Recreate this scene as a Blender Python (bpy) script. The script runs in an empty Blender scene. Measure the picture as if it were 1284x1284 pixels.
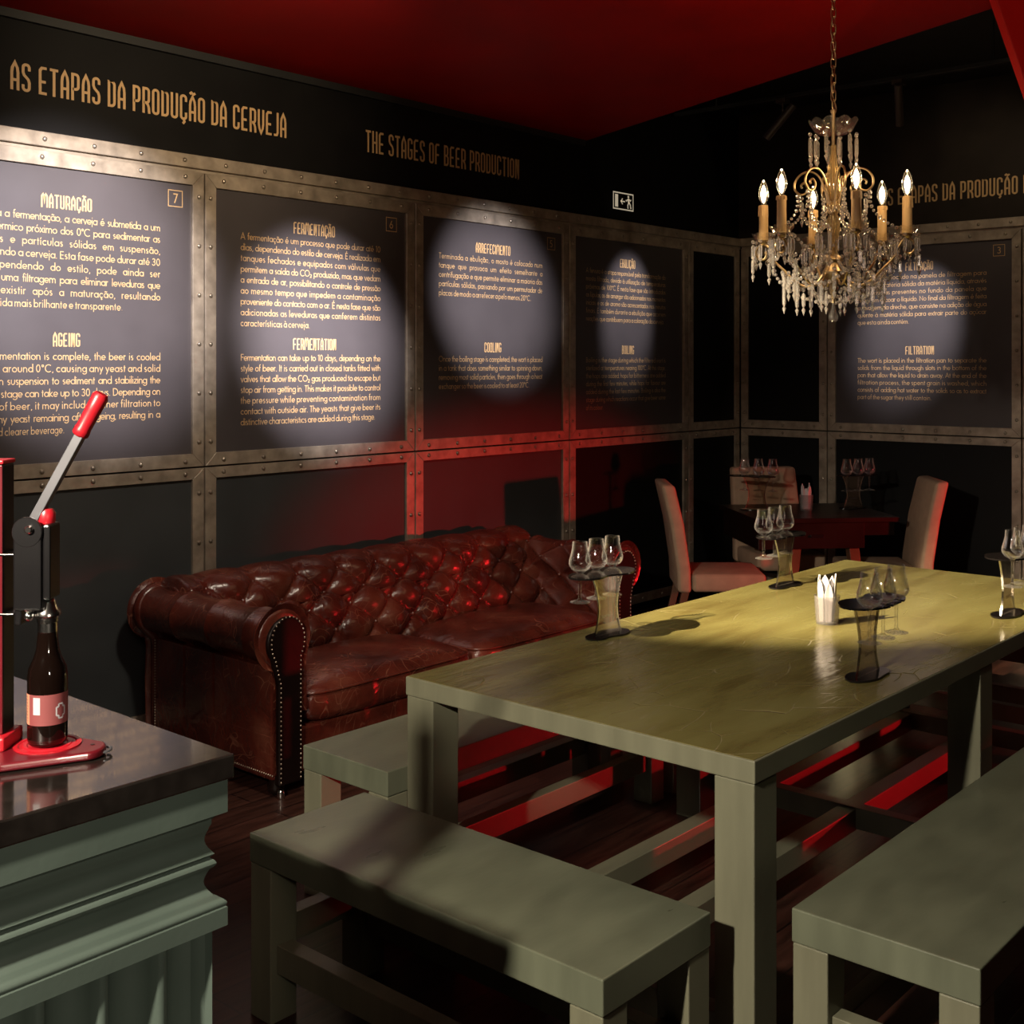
import bpy, bmesh, math, random
from mathutils import Vector, Matrix
random.seed(7)
S = bpy.context.scene
COL = S.collection
PI = math.pi
# ------------------------------------------------------------------ camera, world, lights, exposure
YAW = math.atan(1329 / 1513)
cd = bpy.data.cameras.new('camera')
cam = bpy.data.objects.new('camera', cd); COL.objects.link(cam)
cam.location = (0, 0, 1.6)
cam.rotation_euler = (PI / 2, 0, YAW - PI / 2)
cd.sensor_width = 36; cd.lens = 36 * 1513 / 1284; cd.shift_y = -182 / 1284
cd.clip_start = 0.05
S.camera = cam
S.view_settings.view_transform = 'Standard'; S.view_settings.look = 'None'
S.view_settings.exposure = 0.0; S.view_settings.gamma = 1.0
W = bpy.data.worlds.new('world'); S.world = W; W.use_nodes = True
W.node_tree.nodes['Background'].inputs[0].default_value = (0.55, 0.7, 1.0, 1)
W.node_tree.nodes['Background'].inputs[1].default_value = 0.004

def spot(name, loc, aim, power, col, deg, blend=0.3, rad=0.03):
    l = bpy.data.lights.new(name, 'SPOT'); l.energy = power; l.color = col
    l.spot_size = math.radians(deg); l.spot_blend = blend; l.shadow_soft_size = rad
    o = bpy.data.objects.new(name, l); COL.objects.link(o); o.location = loc
    o.rotation_euler = (Vector(aim) - Vector(loc)).to_track_quat('-Z', 'Y').to_euler()
    return o
def area(name, loc, aim, power, col, sx, sy):
    l = bpy.data.lights.new(name, 'AREA'); l.energy = power; l.color = col
    l.shape = 'RECTANGLE'; l.size = sx; l.size_y = sy
    o = bpy.data.objects.new(name, l); COL.objects.link(o); o.location = loc
    o.rotation_euler = (Vector(aim) - Vector(loc)).to_track_quat('-Z', 'Y').to_euler()
    return o
COOL = (1.0, 0.95, 0.99); WARM = (1.0, 0.80, 0.52); NEUT = (1.0, 0.88, 0.70)
spot('spot_maturation', (1.75, 2.3, 2.92), (2.52, 4.58, 1.98), 1200, COOL, 31, 0.8)
spot('spot_fermentation', (2.9, 2.2, 2.92), (3.79, 4.58, 1.76), 1900, COOL, 23, 1.0)
spot('spot_cooling', (3.9, 1.9, 2.92), (5.06, 4.58, 2.00), 1050, COOL, 20.5, 0.9)
spot('spot_boiling', (6.42, 3.62, 2.98), (6.35, 4.58, 1.98), 165, COOL, 27, 0.8)
spot('spot_filtration', (6.5, 2.85, 2.9), (7.75, 3.30, 1.86), 270, COOL, 28.5, 0.9)
spot('fill_titles', (2.6, 2.4, 2.9), (3.1, 4.6, 2.75), 150, WARM, 58, 1.0)  # unseen fill, added to brighten the title lettering on the long wall
spot('fill_soffit', (1.6, -0.9, 1.9), (3.9, 1.2, 2.5), 130, WARM, 26, 0.8)  # unseen helper, added to brighten the face of the sloping soffit
spot('fill_end_title', (6.75, 2.35, 3.15), (7.76, 2.80, 2.70), 13, WARM, 75, 1.0)  # added light for the end wall title, without a fixture
spot('spot_table', (0.67, 3.0, 2.9), (4.62, 1.97, 0.75), 4300, WARM, 26.5, 0.6, 0.02)
spot('spot_front', (-0.5, 1.13, 2.2), (2.5, 1.6, 0.35), 540, NEUT, 62, 0.6, 0.05)
spot('fill_counter', (0.1, -1.1, 1.75), (0.55, 1.43, 0.75), 140, NEUT, 38, 0.8, 0.1)  # frontal fill put in for the counter front, close to the camera
spot('spot_sofa', (2.35, 2.7, 2.95), (3.3, 4.15, 0.6), 130, NEUT, 75, 0.8, 0.10)
r_ = spot('red_lamp', (7.1, -0.7, 1.05), (5.45, 4.5, 0.62), 560, (1.0, 0.015, 0.02), 37, 0.75, 0.08)
r_.scale = (1.0, 0.5, 1.0)
r_ = spot('red_beam_fill', (6.3, -0.9, 0.42), (4.35, 1.9, 0.14), 420, (1.0, 0.012, 0.02), 40, 0.7, 0.05)  # extra low red source, added to redden the beams under the table
r_.scale = (1.0, 0.4, 1.0)
area('ceiling_fill', (0.6, 1.4, 2.2), (2.0, 3.6, 3.0), 11.0, (1, 0.70, 0.55), 1.0, 1.0)  # invented area light that lifts the red of the ceiling

# ------------------------------------------------------------------ materials
def nd(nt, t, **k):
    n = nt.nodes.new(t)
    for a, b in k.items():
        if a in n.inputs: n.inputs[a].default_value = b
        else: setattr(n, a, b)
    return n
def base_mat(name):
    m = bpy.data.materials.new(name); m.use_nodes = True
    return m, m.node_tree, m.node_tree.nodes['Principled BSDF']
def ramp(nt, fac, stops):
    r = nt.nodes.new('ShaderNodeValToRGB'); e = r.color_ramp.elements
    while len(e) < len(stops): e.new(0.5)
    for i, (p, c) in enumerate(stops):
        e[i].position = p; e[i].color = (*c, 1) if len(c) == 3 else c
    nt.links.new(fac, r.inputs[0]); return r
def mat(name, col, rough=0.5, metal=0.0, var=0.25, scale=6.0, bump=0.0, bscale=80.0, coat=0.0, spec=0.5, stretch=(1, 1, 1)):
    m, nt, p = base_mat(name)
    tc = nd(nt, 'ShaderNodeTexCoord'); mp = nd(nt, 'ShaderNodeMapping')
    mp.inputs['Scale'].default_value = stretch
    nt.links.new(tc.outputs['Object'], mp.inputs['Vector'])
    n = nd(nt, 'ShaderNodeTexNoise', Scale=scale, Detail=6.0)
    nt.links.new(mp.outputs[0], n.inputs['Vector'])
    lo = tuple(c * (1 - var) for c in col); hi = tuple(min(1, c * (1 + var)) for c in col)
    r = ramp(nt, n.outputs['Fac'], [(0.3, lo), (0.7, hi)])
    nt.links.new(r.outputs[0], p.inputs['Base Color'])
    p.inputs['Metallic'].default_value = metal
    p.inputs['Coat Weight'].default_value = coat
    p.inputs['Specular IOR Level'].default_value = spec
    rr = nd(nt, 'ShaderNodeMapRange'); rr.inputs['To Min'].default_value = max(0.02, rough - 0.07); rr.inputs['To Max'].default_value = rough + 0.07
    nt.links.new(n.outputs['Fac'], rr.inputs['Value']); nt.links.new(rr.outputs[0], p.inputs['Roughness'])
    if bump:
        b = nd(nt, 'ShaderNodeTexNoise', Scale=bscale, Detail=4.0); nt.links.new(mp.outputs[0], b.inputs['Vector'])
        bb = nd(nt, 'ShaderNodeBump', Strength=bump, Distance=0.004); nt.links.new(b.outputs['Fac'], bb.inputs['Height'])
        nt.links.new(bb.outputs[0], p.inputs['Normal'])
    return m
def leather():
    m, nt, p = base_mat('aged_leather')
    tc = nd(nt, 'ShaderNodeTexCoord')
    n = nd(nt, 'ShaderNodeTexNoise', Scale=5.0, Detail=5.0); nt.links.new(tc.outputs['Object'], n.inputs['Vector'])
    r = ramp(nt, n.outputs['Fac'], [(0.3, (0.035, 0.006, 0.004)), (0.55, (0.095, 0.017, 0.010)), (0.75, (0.15, 0.045, 0.026))])
    w = nd(nt, 'ShaderNodeTexNoise', Scale=3.0, Detail=2.0); nt.links.new(tc.outputs['Object'], w.inputs['Vector'])
    mx = nd(nt, 'ShaderNodeMix', data_type='VECTOR'); mx.inputs[0].default_value = 0.6
    nt.links.new(tc.outputs['Object'], mx.inputs[4]); nt.links.new(w.outputs['Color'], mx.inputs[5])
    v = nd(nt, 'ShaderNodeTexVoronoi', Scale=15.0, feature='DISTANCE_TO_EDGE'); nt.links.new(mx.outputs[1], v.inputs['Vector'])
    sc = ramp(nt, v.outputs['Distance'], [(0.0, (1, 1, 1)), (0.022, (0, 0, 0))])
    n2 = nd(nt, 'ShaderNodeTexNoise', Scale=7.0, Detail=2.0); nt.links.new(tc.outputs['Object'], n2.inputs['Vector'])
    k = ramp(nt, n2.outputs['Fac'], [(0.44, (0, 0, 0)), (0.62, (0.6, 0.6, 0.6))])
    mu = nd(nt, 'ShaderNodeMix', data_type='RGBA', blend_type='MULTIPLY'); mu.inputs[0].default_value = 1
    nt.links.new(sc.outputs[0], mu.inputs[6]); nt.links.new(k.outputs[0], mu.inputs[7])
    c = nd(nt, 'ShaderNodeMix', data_type='RGBA'); nt.links.new(mu.outputs[2], c.inputs[0])
    nt.links.new(r.outputs[0], c.inputs[6]); c.inputs[7].default_value = (0.30, 0.13, 0.08, 1)
    nt.links.new(c.outputs[2], p.inputs['Base Color'])
    p.inputs['Roughness'].default_value = 0.27; p.inputs['Specular IOR Level'].default_value = 0.7
    b1 = nd(nt, 'ShaderNodeTexNoise', Scale=14.0, Detail=6.0, Distortion=1.2); nt.links.new(tc.outputs['Object'], b1.inputs['Vector'])
    bb = nd(nt, 'ShaderNodeBump', Strength=0.28, Distance=0.02); nt.links.new(b1.outputs['Fac'], bb.inputs['Height'])
    nt.links.new(bb.outputs[0], p.inputs['Normal'])
    return m
def tabletop():
    m, nt, p = base_mat('varnished_green_planks')
    tc = nd(nt, 'ShaderNodeTexCoord')
    mp = nd(nt, 'ShaderNodeMapping'); mp.inputs['Scale'].default_value = (1.0, 5, 1); nt.links.new(tc.outputs['Object'], mp.inputs['Vector'])
    n = nd(nt, 'ShaderNodeTexNoise', Scale=1.7, Detail=9.0, Distortion=0.3); nt.links.new(mp.outputs[0], n.inputs['Vector'])
    r = ramp(nt, n.outputs['Fac'], [(0.25, (0.10, 0.075, 0.024)), (0.5, (0.165, 0.145, 0.050)), (0.75, (0.20, 0.185, 0.07))])
    # irregular carved lines; their highlights are put in as a lighter colour
    w = nd(nt, 'ShaderNodeTexNoise', Scale=1.6, Detail=3.0); nt.links.new(tc.outputs['Object'], w.inputs['Vector'])
    mx = nd(nt, 'ShaderNodeMix', data_type='VECTOR'); mx.inputs[0].default_value = 0.25
    nt.links.new(tc.outputs['Object'], mx.inputs[4]); nt.links.new(w.outputs['Color'], mx.inputs[5])
    m2 = nd(nt, 'ShaderNodeMapping'); m2.inputs['Scale'].default_value = (2.6, 4.6, 1); nt.links.new(mx.outputs[1], m2.inputs['Vector'])
    v = nd(nt, 'ShaderNodeTexVoronoi', Scale=2.0, feature='DISTANCE_TO_EDGE'); nt.links.new(m2.outputs[0], v.inputs['Vector'])
    cr = ramp(nt, v.outputs['Distance'], [(0.0, (1, 1, 1)), (0.012, (0, 0, 0))])
    n3 = nd(nt, 'ShaderNodeTexNoise', Scale=5.0, Detail=3.0); nt.links.new(tc.outputs['Object'], n3.inputs['Vector'])
    k = ramp(nt, n3.outputs['Fac'], [(0.48, (0, 0, 0)), (0.6, (1, 1, 1))])
    mu = nd(nt, 'ShaderNodeMix', data_type='RGBA', blend_type='MULTIPLY'); mu.inputs[0].default_value = 1
    nt.links.new(cr.outputs[0], mu.inputs[6]); nt.links.new(k.outputs[0], mu.inputs[7])
    c = nd(nt, 'ShaderNodeMix', data_type='RGBA'); nt.links.new(mu.outputs[2], c.inputs[0])
    nt.links.new(r.outputs[0], c.inputs[6]); c.inputs[7].default_value = (0.23, 0.20, 0.10, 1)
    nt.links.new(c.outputs[2], p.inputs['Base Color'])
    rr = nd(nt, 'ShaderNodeMapRange'); rr.inputs['To Min'].default_value = 0.08; rr.inputs['To Max'].default_value = 0.26
    nt.links.new(n.outputs['Fac'], rr.inputs['Value']); nt.links.new(rr.outputs[0], p.inputs['Roughness'])
    ad = nd(nt, 'ShaderNodeMath', operation='SUBTRACT'); 
    n4 = nd(nt, 'ShaderNodeTexNoise', Scale=9.0, Detail=6.0); nt.links.new(mp.outputs[0], n4.inputs['Vector'])
    nt.links.new(n4.outputs['Fac'], ad.inputs[0]); nt.links.new(mu.outputs[2], ad.inputs[1])
    bb = nd(nt, 'ShaderNodeBump', Strength=0.22, Distance=0.006); nt.links.new(ad.outputs[0], bb.inputs['Height'])
    nt.links.new(bb.outputs[0], p.inputs['Normal'])
    return m
def floor_mat():
    m, nt, p = base_mat('dark_floorboards')
    tc = nd(nt, 'ShaderNodeTexCoord')
    br = nd(nt, 'ShaderNodeTexBrick'); br.inputs['Scale'].default_value = 1.0
    br.inputs['Color1'].default_value = (0.045, 0.017, 0.012, 1); br.inputs['Color2'].default_value = (0.026, 0.010, 0.007, 1)
    br.inputs['Mortar'].default_value = (0.004, 0.002, 0.002, 1); br.inputs['Mortar Size'].default_value = 0.003
    br.inputs['Brick Width'].default_value = 1.8; br.inputs['Row Height'].default_value = 0.13
    nt.links.new(tc.outputs['Object'], br.inputs['Vector'])
    mp = nd(nt, 'ShaderNodeMapping'); mp.inputs['Scale'].default_value = (1, 9, 1); nt.links.new(tc.outputs['Object'], mp.inputs['Vector'])
    n = nd(nt, 'ShaderNodeTexNoise', Scale=4.0, Detail=7.0); nt.links.new(mp.outputs[0], n.inputs['Vector'])
    r = ramp(nt, n.outputs['Fac'], [(0.3, (0.45, 0.45, 0.45)), (0.7, (1.5, 1.5, 1.5))])
    mu = nd(nt, 'ShaderNodeMix', data_type='RGBA', blend_type='MULTIPLY'); mu.inputs[0].default_value = 1
    nt.links.new(br.outputs['Color'], mu.inputs[6]); nt.links.new(r.outputs[0], mu.inputs[7])
    nt.links.new(mu.outputs[2], p.inputs['Base Color']); p.inputs['Roughness'].default_value = 0.33
    bb = nd(nt, 'ShaderNodeBump', Strength=0.3, Distance=0.004); nt.links.new(n.outputs['Fac'], bb.inputs['Height']); nt.links.new(bb.outputs[0], p.inputs['Normal'])
    return m
def thin_glass(name, tint=(1, 1, 1), lo=0.04, hi=0.6, rough=0.02, edge=0.35):
    m, nt, p = base_mat(name); nt.nodes.remove(p)
    out = [n for n in nt.nodes if n.type == 'OUTPUT_MATERIAL'][0]
    t = nd(nt, 'ShaderNodeBsdfTransparent'); t.inputs[0].default_value = (*tint, 1)
    g = nd(nt, 'ShaderNodeBsdfGlossy'); g.inputs['Roughness'].default_value = rough; g.inputs[0].default_value = (1, 1, 1, 1)
    lw = nd(nt, 'ShaderNodeLayerWeight'); lw.inputs[0].default_value = 0.35
    mr = nd(nt, 'ShaderNodeMapRange'); mr.inputs['To Min'].default_value = lo; mr.inputs['To Max'].default_value = hi
    nt.links.new(lw.outputs['Facing'], mr.inputs['Value'])
    mx = nd(nt, 'ShaderNodeMixShader'); nt.links.new(mr.outputs[0], mx.inputs[0])
    df = nd(nt, 'ShaderNodeBsdfDiffuse'); df.inputs[0].default_value = (0.85, 0.83, 0.82, 1)  # brightness of refracted light at glass edges, put in as white diffuse
    pw = nd(nt, 'ShaderNodeMath', operation='POWER'); pw.inputs[1].default_value = 3.0; nt.links.new(lw.outputs['Facing'], pw.inputs[0])
    sc = nd(nt, 'ShaderNodeMath', operation='MULTIPLY'); sc.inputs[1].default_value = edge; nt.links.new(pw.outputs[0], sc.inputs[0])
    gd = nd(nt, 'ShaderNodeMixShader'); nt.links.new(sc.outputs[0], gd.inputs[0]); nt.links.new(t.outputs[0], gd.inputs[1]); nt.links.new(df.outputs[0], gd.inputs[2])
    nt.links.new(gd.outputs[0], mx.inputs[1]); nt.links.new(g.outputs[0], mx.inputs[2]); nt.links.new(mx.outputs[0], out.inputs[0])
    return m
def crystal(name='cut_crystal', col=(0.95, 0.92, 0.88), tr=0.2, body=0.14):
    m, nt, p = base_mat(name)
    out = [n for n in nt.nodes if n.type == 'OUTPUT_MATERIAL'][0]
    p.inputs['Base Color'].default_value = (*col, 1); p.inputs['Transmission Weight'].default_value = 1
    p.inputs['Roughness'].default_value = 0.05; p.inputs['IOR'].default_value = 1.55
    b = nd(nt, 'ShaderNodeBsdfPrincipled', Roughness=0.15); b.inputs['Base Color'].default_value = (*[c * 0.75 for c in col], 1)
    t = nd(nt, 'ShaderNodeBsdfTransparent'); t.inputs[0].default_value = (*col, 1)
    m1 = nd(nt, 'ShaderNodeMixShader'); m1.inputs[0].default_value = body
    nt.links.new(p.outputs[0], m1.inputs[1]); nt.links.new(b.outputs[0], m1.inputs[2])
    mx = nd(nt, 'ShaderNodeMixShader'); mx.inputs[0].default_value = tr
    nt.links.new(m1.outputs[0], mx.inputs[1]); nt.links.new(t.outputs[0], mx.inputs[2]); nt.links.new(mx.outputs[0], out.inputs[0])
    return m
def emit(name, col, st):
    m, nt, p = base_mat(name)
    p.inputs['Base Color'].default_value = (*col, 1); p.inputs['Emission Color'].default_value = (*col, 1); p.inputs['Emission Strength'].default_value = st
    return m
M = {
 'wall': mat('black_wall_paint', (0.0065, 0.006, 0.006), 0.6, var=0.15, bump=0.05, spec=0.12),
 'wallglow': mat('black_wall_paint_glow_lit', (0.022, 0.017, 0.014), 0.6, var=0.15, bump=0.05, spec=0.12),  # end wall's black paint with the chandelier glow put in as lighter brown
 'board': mat('satin_dark_board', (0.058, 0.050, 0.053), 0.45, var=0.1, scale=3),
 'lowboard': mat('dark_slate_board', (0.036, 0.040, 0.042), 0.5, var=0.15, scale=4),
 'backboard': mat('black_board', (0.006, 0.006, 0.006), 0.55, var=0.15, scale=4, spec=0.15),
 'frame': mat('aged_metal_strip', (0.36, 0.30, 0.235), 0.42, metal=0.45, var=0.3, scale=7, stretch=(2, 2, 2), bump=0.05),
 'rivet': mat('rivet_metal', (0.36, 0.31, 0.25), 0.28, metal=0.7, var=0.1),
 'gold': mat('gold_vinyl_lettering', (0.52, 0.33, 0.155), 0.45, var=0.04),
 'ceil': mat('red_ceiling_paint', (0.26, 0.003, 0.002), 0.6, var=0.15, scale=2, spec=0.08),
 'black': mat('black_paint', (0.008, 0.008, 0.008), 0.6, var=0.1),
 'green': mat('olive_green_paint', (0.160, 0.158, 0.106), 0.38, var=0.14, scale=3, bump=0.06, bscale=40, stretch=(1, 6, 1)),
 'greent': mat('olive_bench_paint', (0.116, 0.126, 0.086), 0.30, var=0.22, scale=2.5, bump=0.08, bscale=25, stretch=(1.5, 4, 1)),
 'counter': mat('grey_green_paint', (0.058, 0.078, 0.066), 0.42, var=0.12, scale=5, bump=0.05),
 'stone': mat('polished_dark_stone', (0.010, 0.008, 0.007), 0.12, var=0.3, scale=30, bump=0.015, bscale=60, coat=0.3, spec=0.7),
 'leather': leather(), 'top': tabletop(), 'floor': floor_mat(),
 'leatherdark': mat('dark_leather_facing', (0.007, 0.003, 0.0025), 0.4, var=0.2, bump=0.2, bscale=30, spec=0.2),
 'nail': mat('pewter_nail', (0.45, 0.36, 0.28), 0.3, metal=0.9, var=0.05),
 'brass': mat('antique_brass', (0.46, 0.34, 0.19), 0.33, metal=1.0, var=0.15, scale=20),
 'candle': mat('ivory_candle_sleeve', (0.70, 0.47, 0.21), 0.55, var=0.08),
 'bulbglass': thin_glass('bulb_glass', (1, 0.97, 0.9), 0.03, 0.5),
 'flame': emit('lit_filament', (1.0, 0.82, 0.52), 26.0),
 'glass': thin_glass('clear_glass', (0.97, 0.97, 0.97)),
 'amber': crystal('amber_glass', (0.80, 0.62, 0.32), 0.10, 0.30),
 'acrylic': thin_glass('clear_acrylic', (0.86, 0.80, 0.74), 0.02, 0.4, 0.03),
 'acredge': thin_glass('clear_acrylic_edge', (0.9, 0.9, 0.9), 0.45, 0.9, 0.08),
 'crystal': crystal(), 'clear': crystal('clear_cut_glass', (0.97, 0.95, 0.92), 0.72, 0.05),
 'blackgloss': mat('black_acrylic', (0.006, 0.005, 0.005), 0.08, var=0.1, spec=0.4),
 'fabric': mat('tan_upholstery', (0.33, 0.225, 0.150), 0.85, var=0.1, scale=20, bump=0.1, bscale=200),
 'darkwood': mat('dark_stained_wood', (0.009, 0.004, 0.003), 0.35, var=0.4, scale=4, stretch=(1, 8, 1), bump=0.05, spec=0.25),
 'chairleg': mat('brown_wood', (0.10, 0.045, 0.022), 0.4, var=0.3, scale=6),
 'napkin': mat('white_napkin_paper', (0.40, 0.38, 0.39), 0.9, var=0.04),
 'sign': emit('luminous_sign_cream', (0.60, 0.52, 0.38), 0.55),
 'red': mat('red_enamel', (0.085, 0.004, 0.008), 0.32, var=0.1, coat=0.1),
 'redplastic': mat('red_plastic_grip', (0.33, 0.007, 0.014), 0.35, var=0.05),
 'machblack': mat('black_enamel', (0.004, 0.0035, 0.004), 0.3, var=0.1),
 'steel': mat('grey_steel', (0.20, 0.20, 0.22), 0.35, metal=0.8, var=0.08),
 'chrome': mat('polished_metal', (0.66, 0.64, 0.62), 0.18, metal=1.0, var=0.03),
 'bottle': mat('dark_bottle_glass', (0.004, 0.002, 0.0015), 0.05, var=0.1, coat=0.3, spec=0.6),
 'label': mat('burgundy_label', (0.16, 0.035, 0.036), 0.6, var=0.06),
 'labelside': mat('salmon_label', (0.40, 0.17, 0.10), 0.6, var=0.04),
 'white': mat('off_white_print', (0.36, 0.34, 0.36), 0.6, var=0.03),
 'ink': mat('brown_ink', (0.06, 0.03, 0.025), 0.6, var=0.05),
 'trackblack': mat('black_lamp_housing', (0.05, 0.035, 0.03), 0.35, var=0.1),
}
# ------------------------------------------------------------------ mesh helpers
class MB:
    def __init__(s): s.v = []; s.f = []
    def add(s, vs, fs):
        k = len(s.v); s.v += [tuple(v) for v in vs]; s.f += [tuple(i + k for i in f) for f in fs]; return s
    def box(s, x0, x1, y0, y1, z0, z1, T=None):
        vs = [(x, y, z) for z in (z0, z1) for y in (y0, y1) for x in (x0, x1)]
        if T: vs = [T @ Vector(v) for v in vs]
        return s.add(vs, [(0, 2, 3, 1), (4, 5, 7, 6), (0, 1, 5, 4), (2, 6, 7, 3), (0, 4, 6, 2), (1, 3, 7, 5)])
    def prism(s, pts, h0, h1, T=None):
        """polygon pts (x, y) extruded along z"""
        n = len(pts)
        vs = [(x, y, h0) for x, y in pts] + [(x, y, h1) for x, y in pts]
        if T: vs = [T @ Vector(v) for v in vs]
        return s.add(vs, [tuple(range(n))[::-1], tuple(range(n, 2 * n))] + [(i, (i + 1) % n, n + (i + 1) % n, n + i) for i in range(n)])
    def lathe(s, prof, n=24, T=None, cap=True):
        vs = []; fs = []
        for r, z in prof:
            for i in range(n):
                a = 2 * PI * i / n; vs.append((r * math.cos(a), r * math.sin(a), z))
        for j in range(len(prof) - 1):
            for i in range(n):
                a = j * n + i; b = j * n + (i + 1) % n
                fs.append((a, b, b + n, a + n))
        if cap:
            if prof[0][0] > 1e-5: fs.append(tuple(range(n))[::-1])
            if prof[-1][0] > 1e-5: fs.append(tuple(range((len(prof) - 1) * n, len(prof) * n)))
        if T: vs = [T @ Vector(v) for v in vs]
        return s.add(vs, fs)
    def tube(s, path, r, n=8, closed=False):
        P = [Vector(p) for p in path]; m = len(P); rs = r if isinstance(r, (list, tuple)) else [r] * m
        vs = []; fs = []; up = None
        for i in range(m):
            if closed: t = P[(i + 1) % m] - P[i - 1]
            else: t = P[min(i + 1, m - 1)] - P[max(i - 1, 0)]
            t.normalize()
            if up is None: up = Vector((0, 0, 1)) if abs(t.z) < 0.9 else Vector((1, 0, 0))
            a = (up - t * up.dot(t)).normalized(); b = t.cross(a); up = a
            for k in range(n):
                q = 2 * PI * k / n; vs.append(P[i] + a * rs[i] * math.cos(q) + b * rs[i] * math.sin(q))
        for i in range(m if closed else m - 1):
            for k in range(n):
                j = (i + 1) % m
                fs.append((i * n + k, i * n + (k + 1) % n, j * n + (k + 1) % n, j * n + k))
        if not closed: fs += [tuple(range(n))[::-1], tuple(range((m - 1) * n, m * n))]
        return s.add(vs, fs)
    def grid(s, pts, nu, nv, cu=False):
        fs = []
        for i in range(nu - (0 if cu else 1)):
            for j in range(nv - 1):
                a = i * nv + j; b = ((i + 1) % nu) * nv + j
                fs.append((a, b, b + 1, a + 1))
        return s.add(pts, fs)
    def ball(s, c, r, n=8, m=5, sc=(1, 1, 1)):
        prof = [(r * math.sin(PI * j / m), -r * math.cos(PI * j / m)) for j in range(m + 1)]
        prof[0] = (1e-5, -r); prof[-1] = (1e-5, r)
        T = Matrix.Translation(c) @ Matrix.Diagonal((*sc, 1))
        return s.lathe(prof, n, T, False)
    def build(s, name, m, parent=None, loc=(0, 0, 0), rz=0.0, smooth=False, bevel=0.0, seg=2, ang=40):
        me = bpy.data.meshes.new(name)
        bm = bmesh.new()
        bv = [bm.verts.new(v) for v in s.v]
        for f in s.f:
            if len(set(f)) > 2:
                try: bm.faces.new([bv[i] for i in f])
                except ValueError: pass
        bmesh.ops.recalc_face_normals(bm, faces=bm.faces)
        if bevel:
            es = [e for e in bm.edges if len(e.link_faces) == 2 and e.calc_face_angle(0) > math.radians(ang)]
            bmesh.ops.bevel(bm, geom=es, offset=bevel, segments=seg, profile=0.5, affect='EDGES')
        bm.to_mesh(me); bm.free()
        if smooth:
            for p in me.polygons: p.use_smooth = True
            try: me.set_sharp_from_angle(angle=math.radians(smooth if smooth is not True else 40))
            except Exception: pass
        me.materials.append(m)
        o = bpy.data.objects.new(name, me); COL.objects.link(o)
        if parent: o.parent = parent
        o.location = loc; o.rotation_euler = (0, 0, rz)
        return o
def thing(name, label, cat, loc=(0, 0, 0), rz=0.0, group=None):
    o = bpy.data.objects.new(name, None); COL.objects.link(o); o.empty_display_size = 0.05
    o.location = loc; o.rotation_euler = (0, 0, rz)
    return tag(o, label, cat, group)
def tag(o, label, cat, group=None):
    o['label'] = label; o['category'] = cat
    if group: o['group'] = group
    return o
def struct(o, label=None):
    o['kind'] = 'structure'
    if label: o['label'] = label
    return o
def copy_tree(o, parent=None):
    c = o.copy(); COL.objects.link(c)
    if parent: c.parent = parent
    for ch in list(o.children): copy_tree(ch, c)
    return c
def smoothpath(pts, k=6):
    P = [Vector(p) for p in pts]; out = []
    for i in range(len(P) - 1):
        a = P[max(i - 1, 0)]; b = P[i]; c = P[i + 1]; d = P[min(i + 2, len(P) - 1)]
        for j in range(k):
            t = j / k
            out.append(0.5 * ((2 * b) + (c - a) * t + (2 * a - 5 * b + 4 * c - d) * t * t + (3 * b - a - 3 * c + d) * t ** 3))
    out.append(P[-1]); return out
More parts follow.
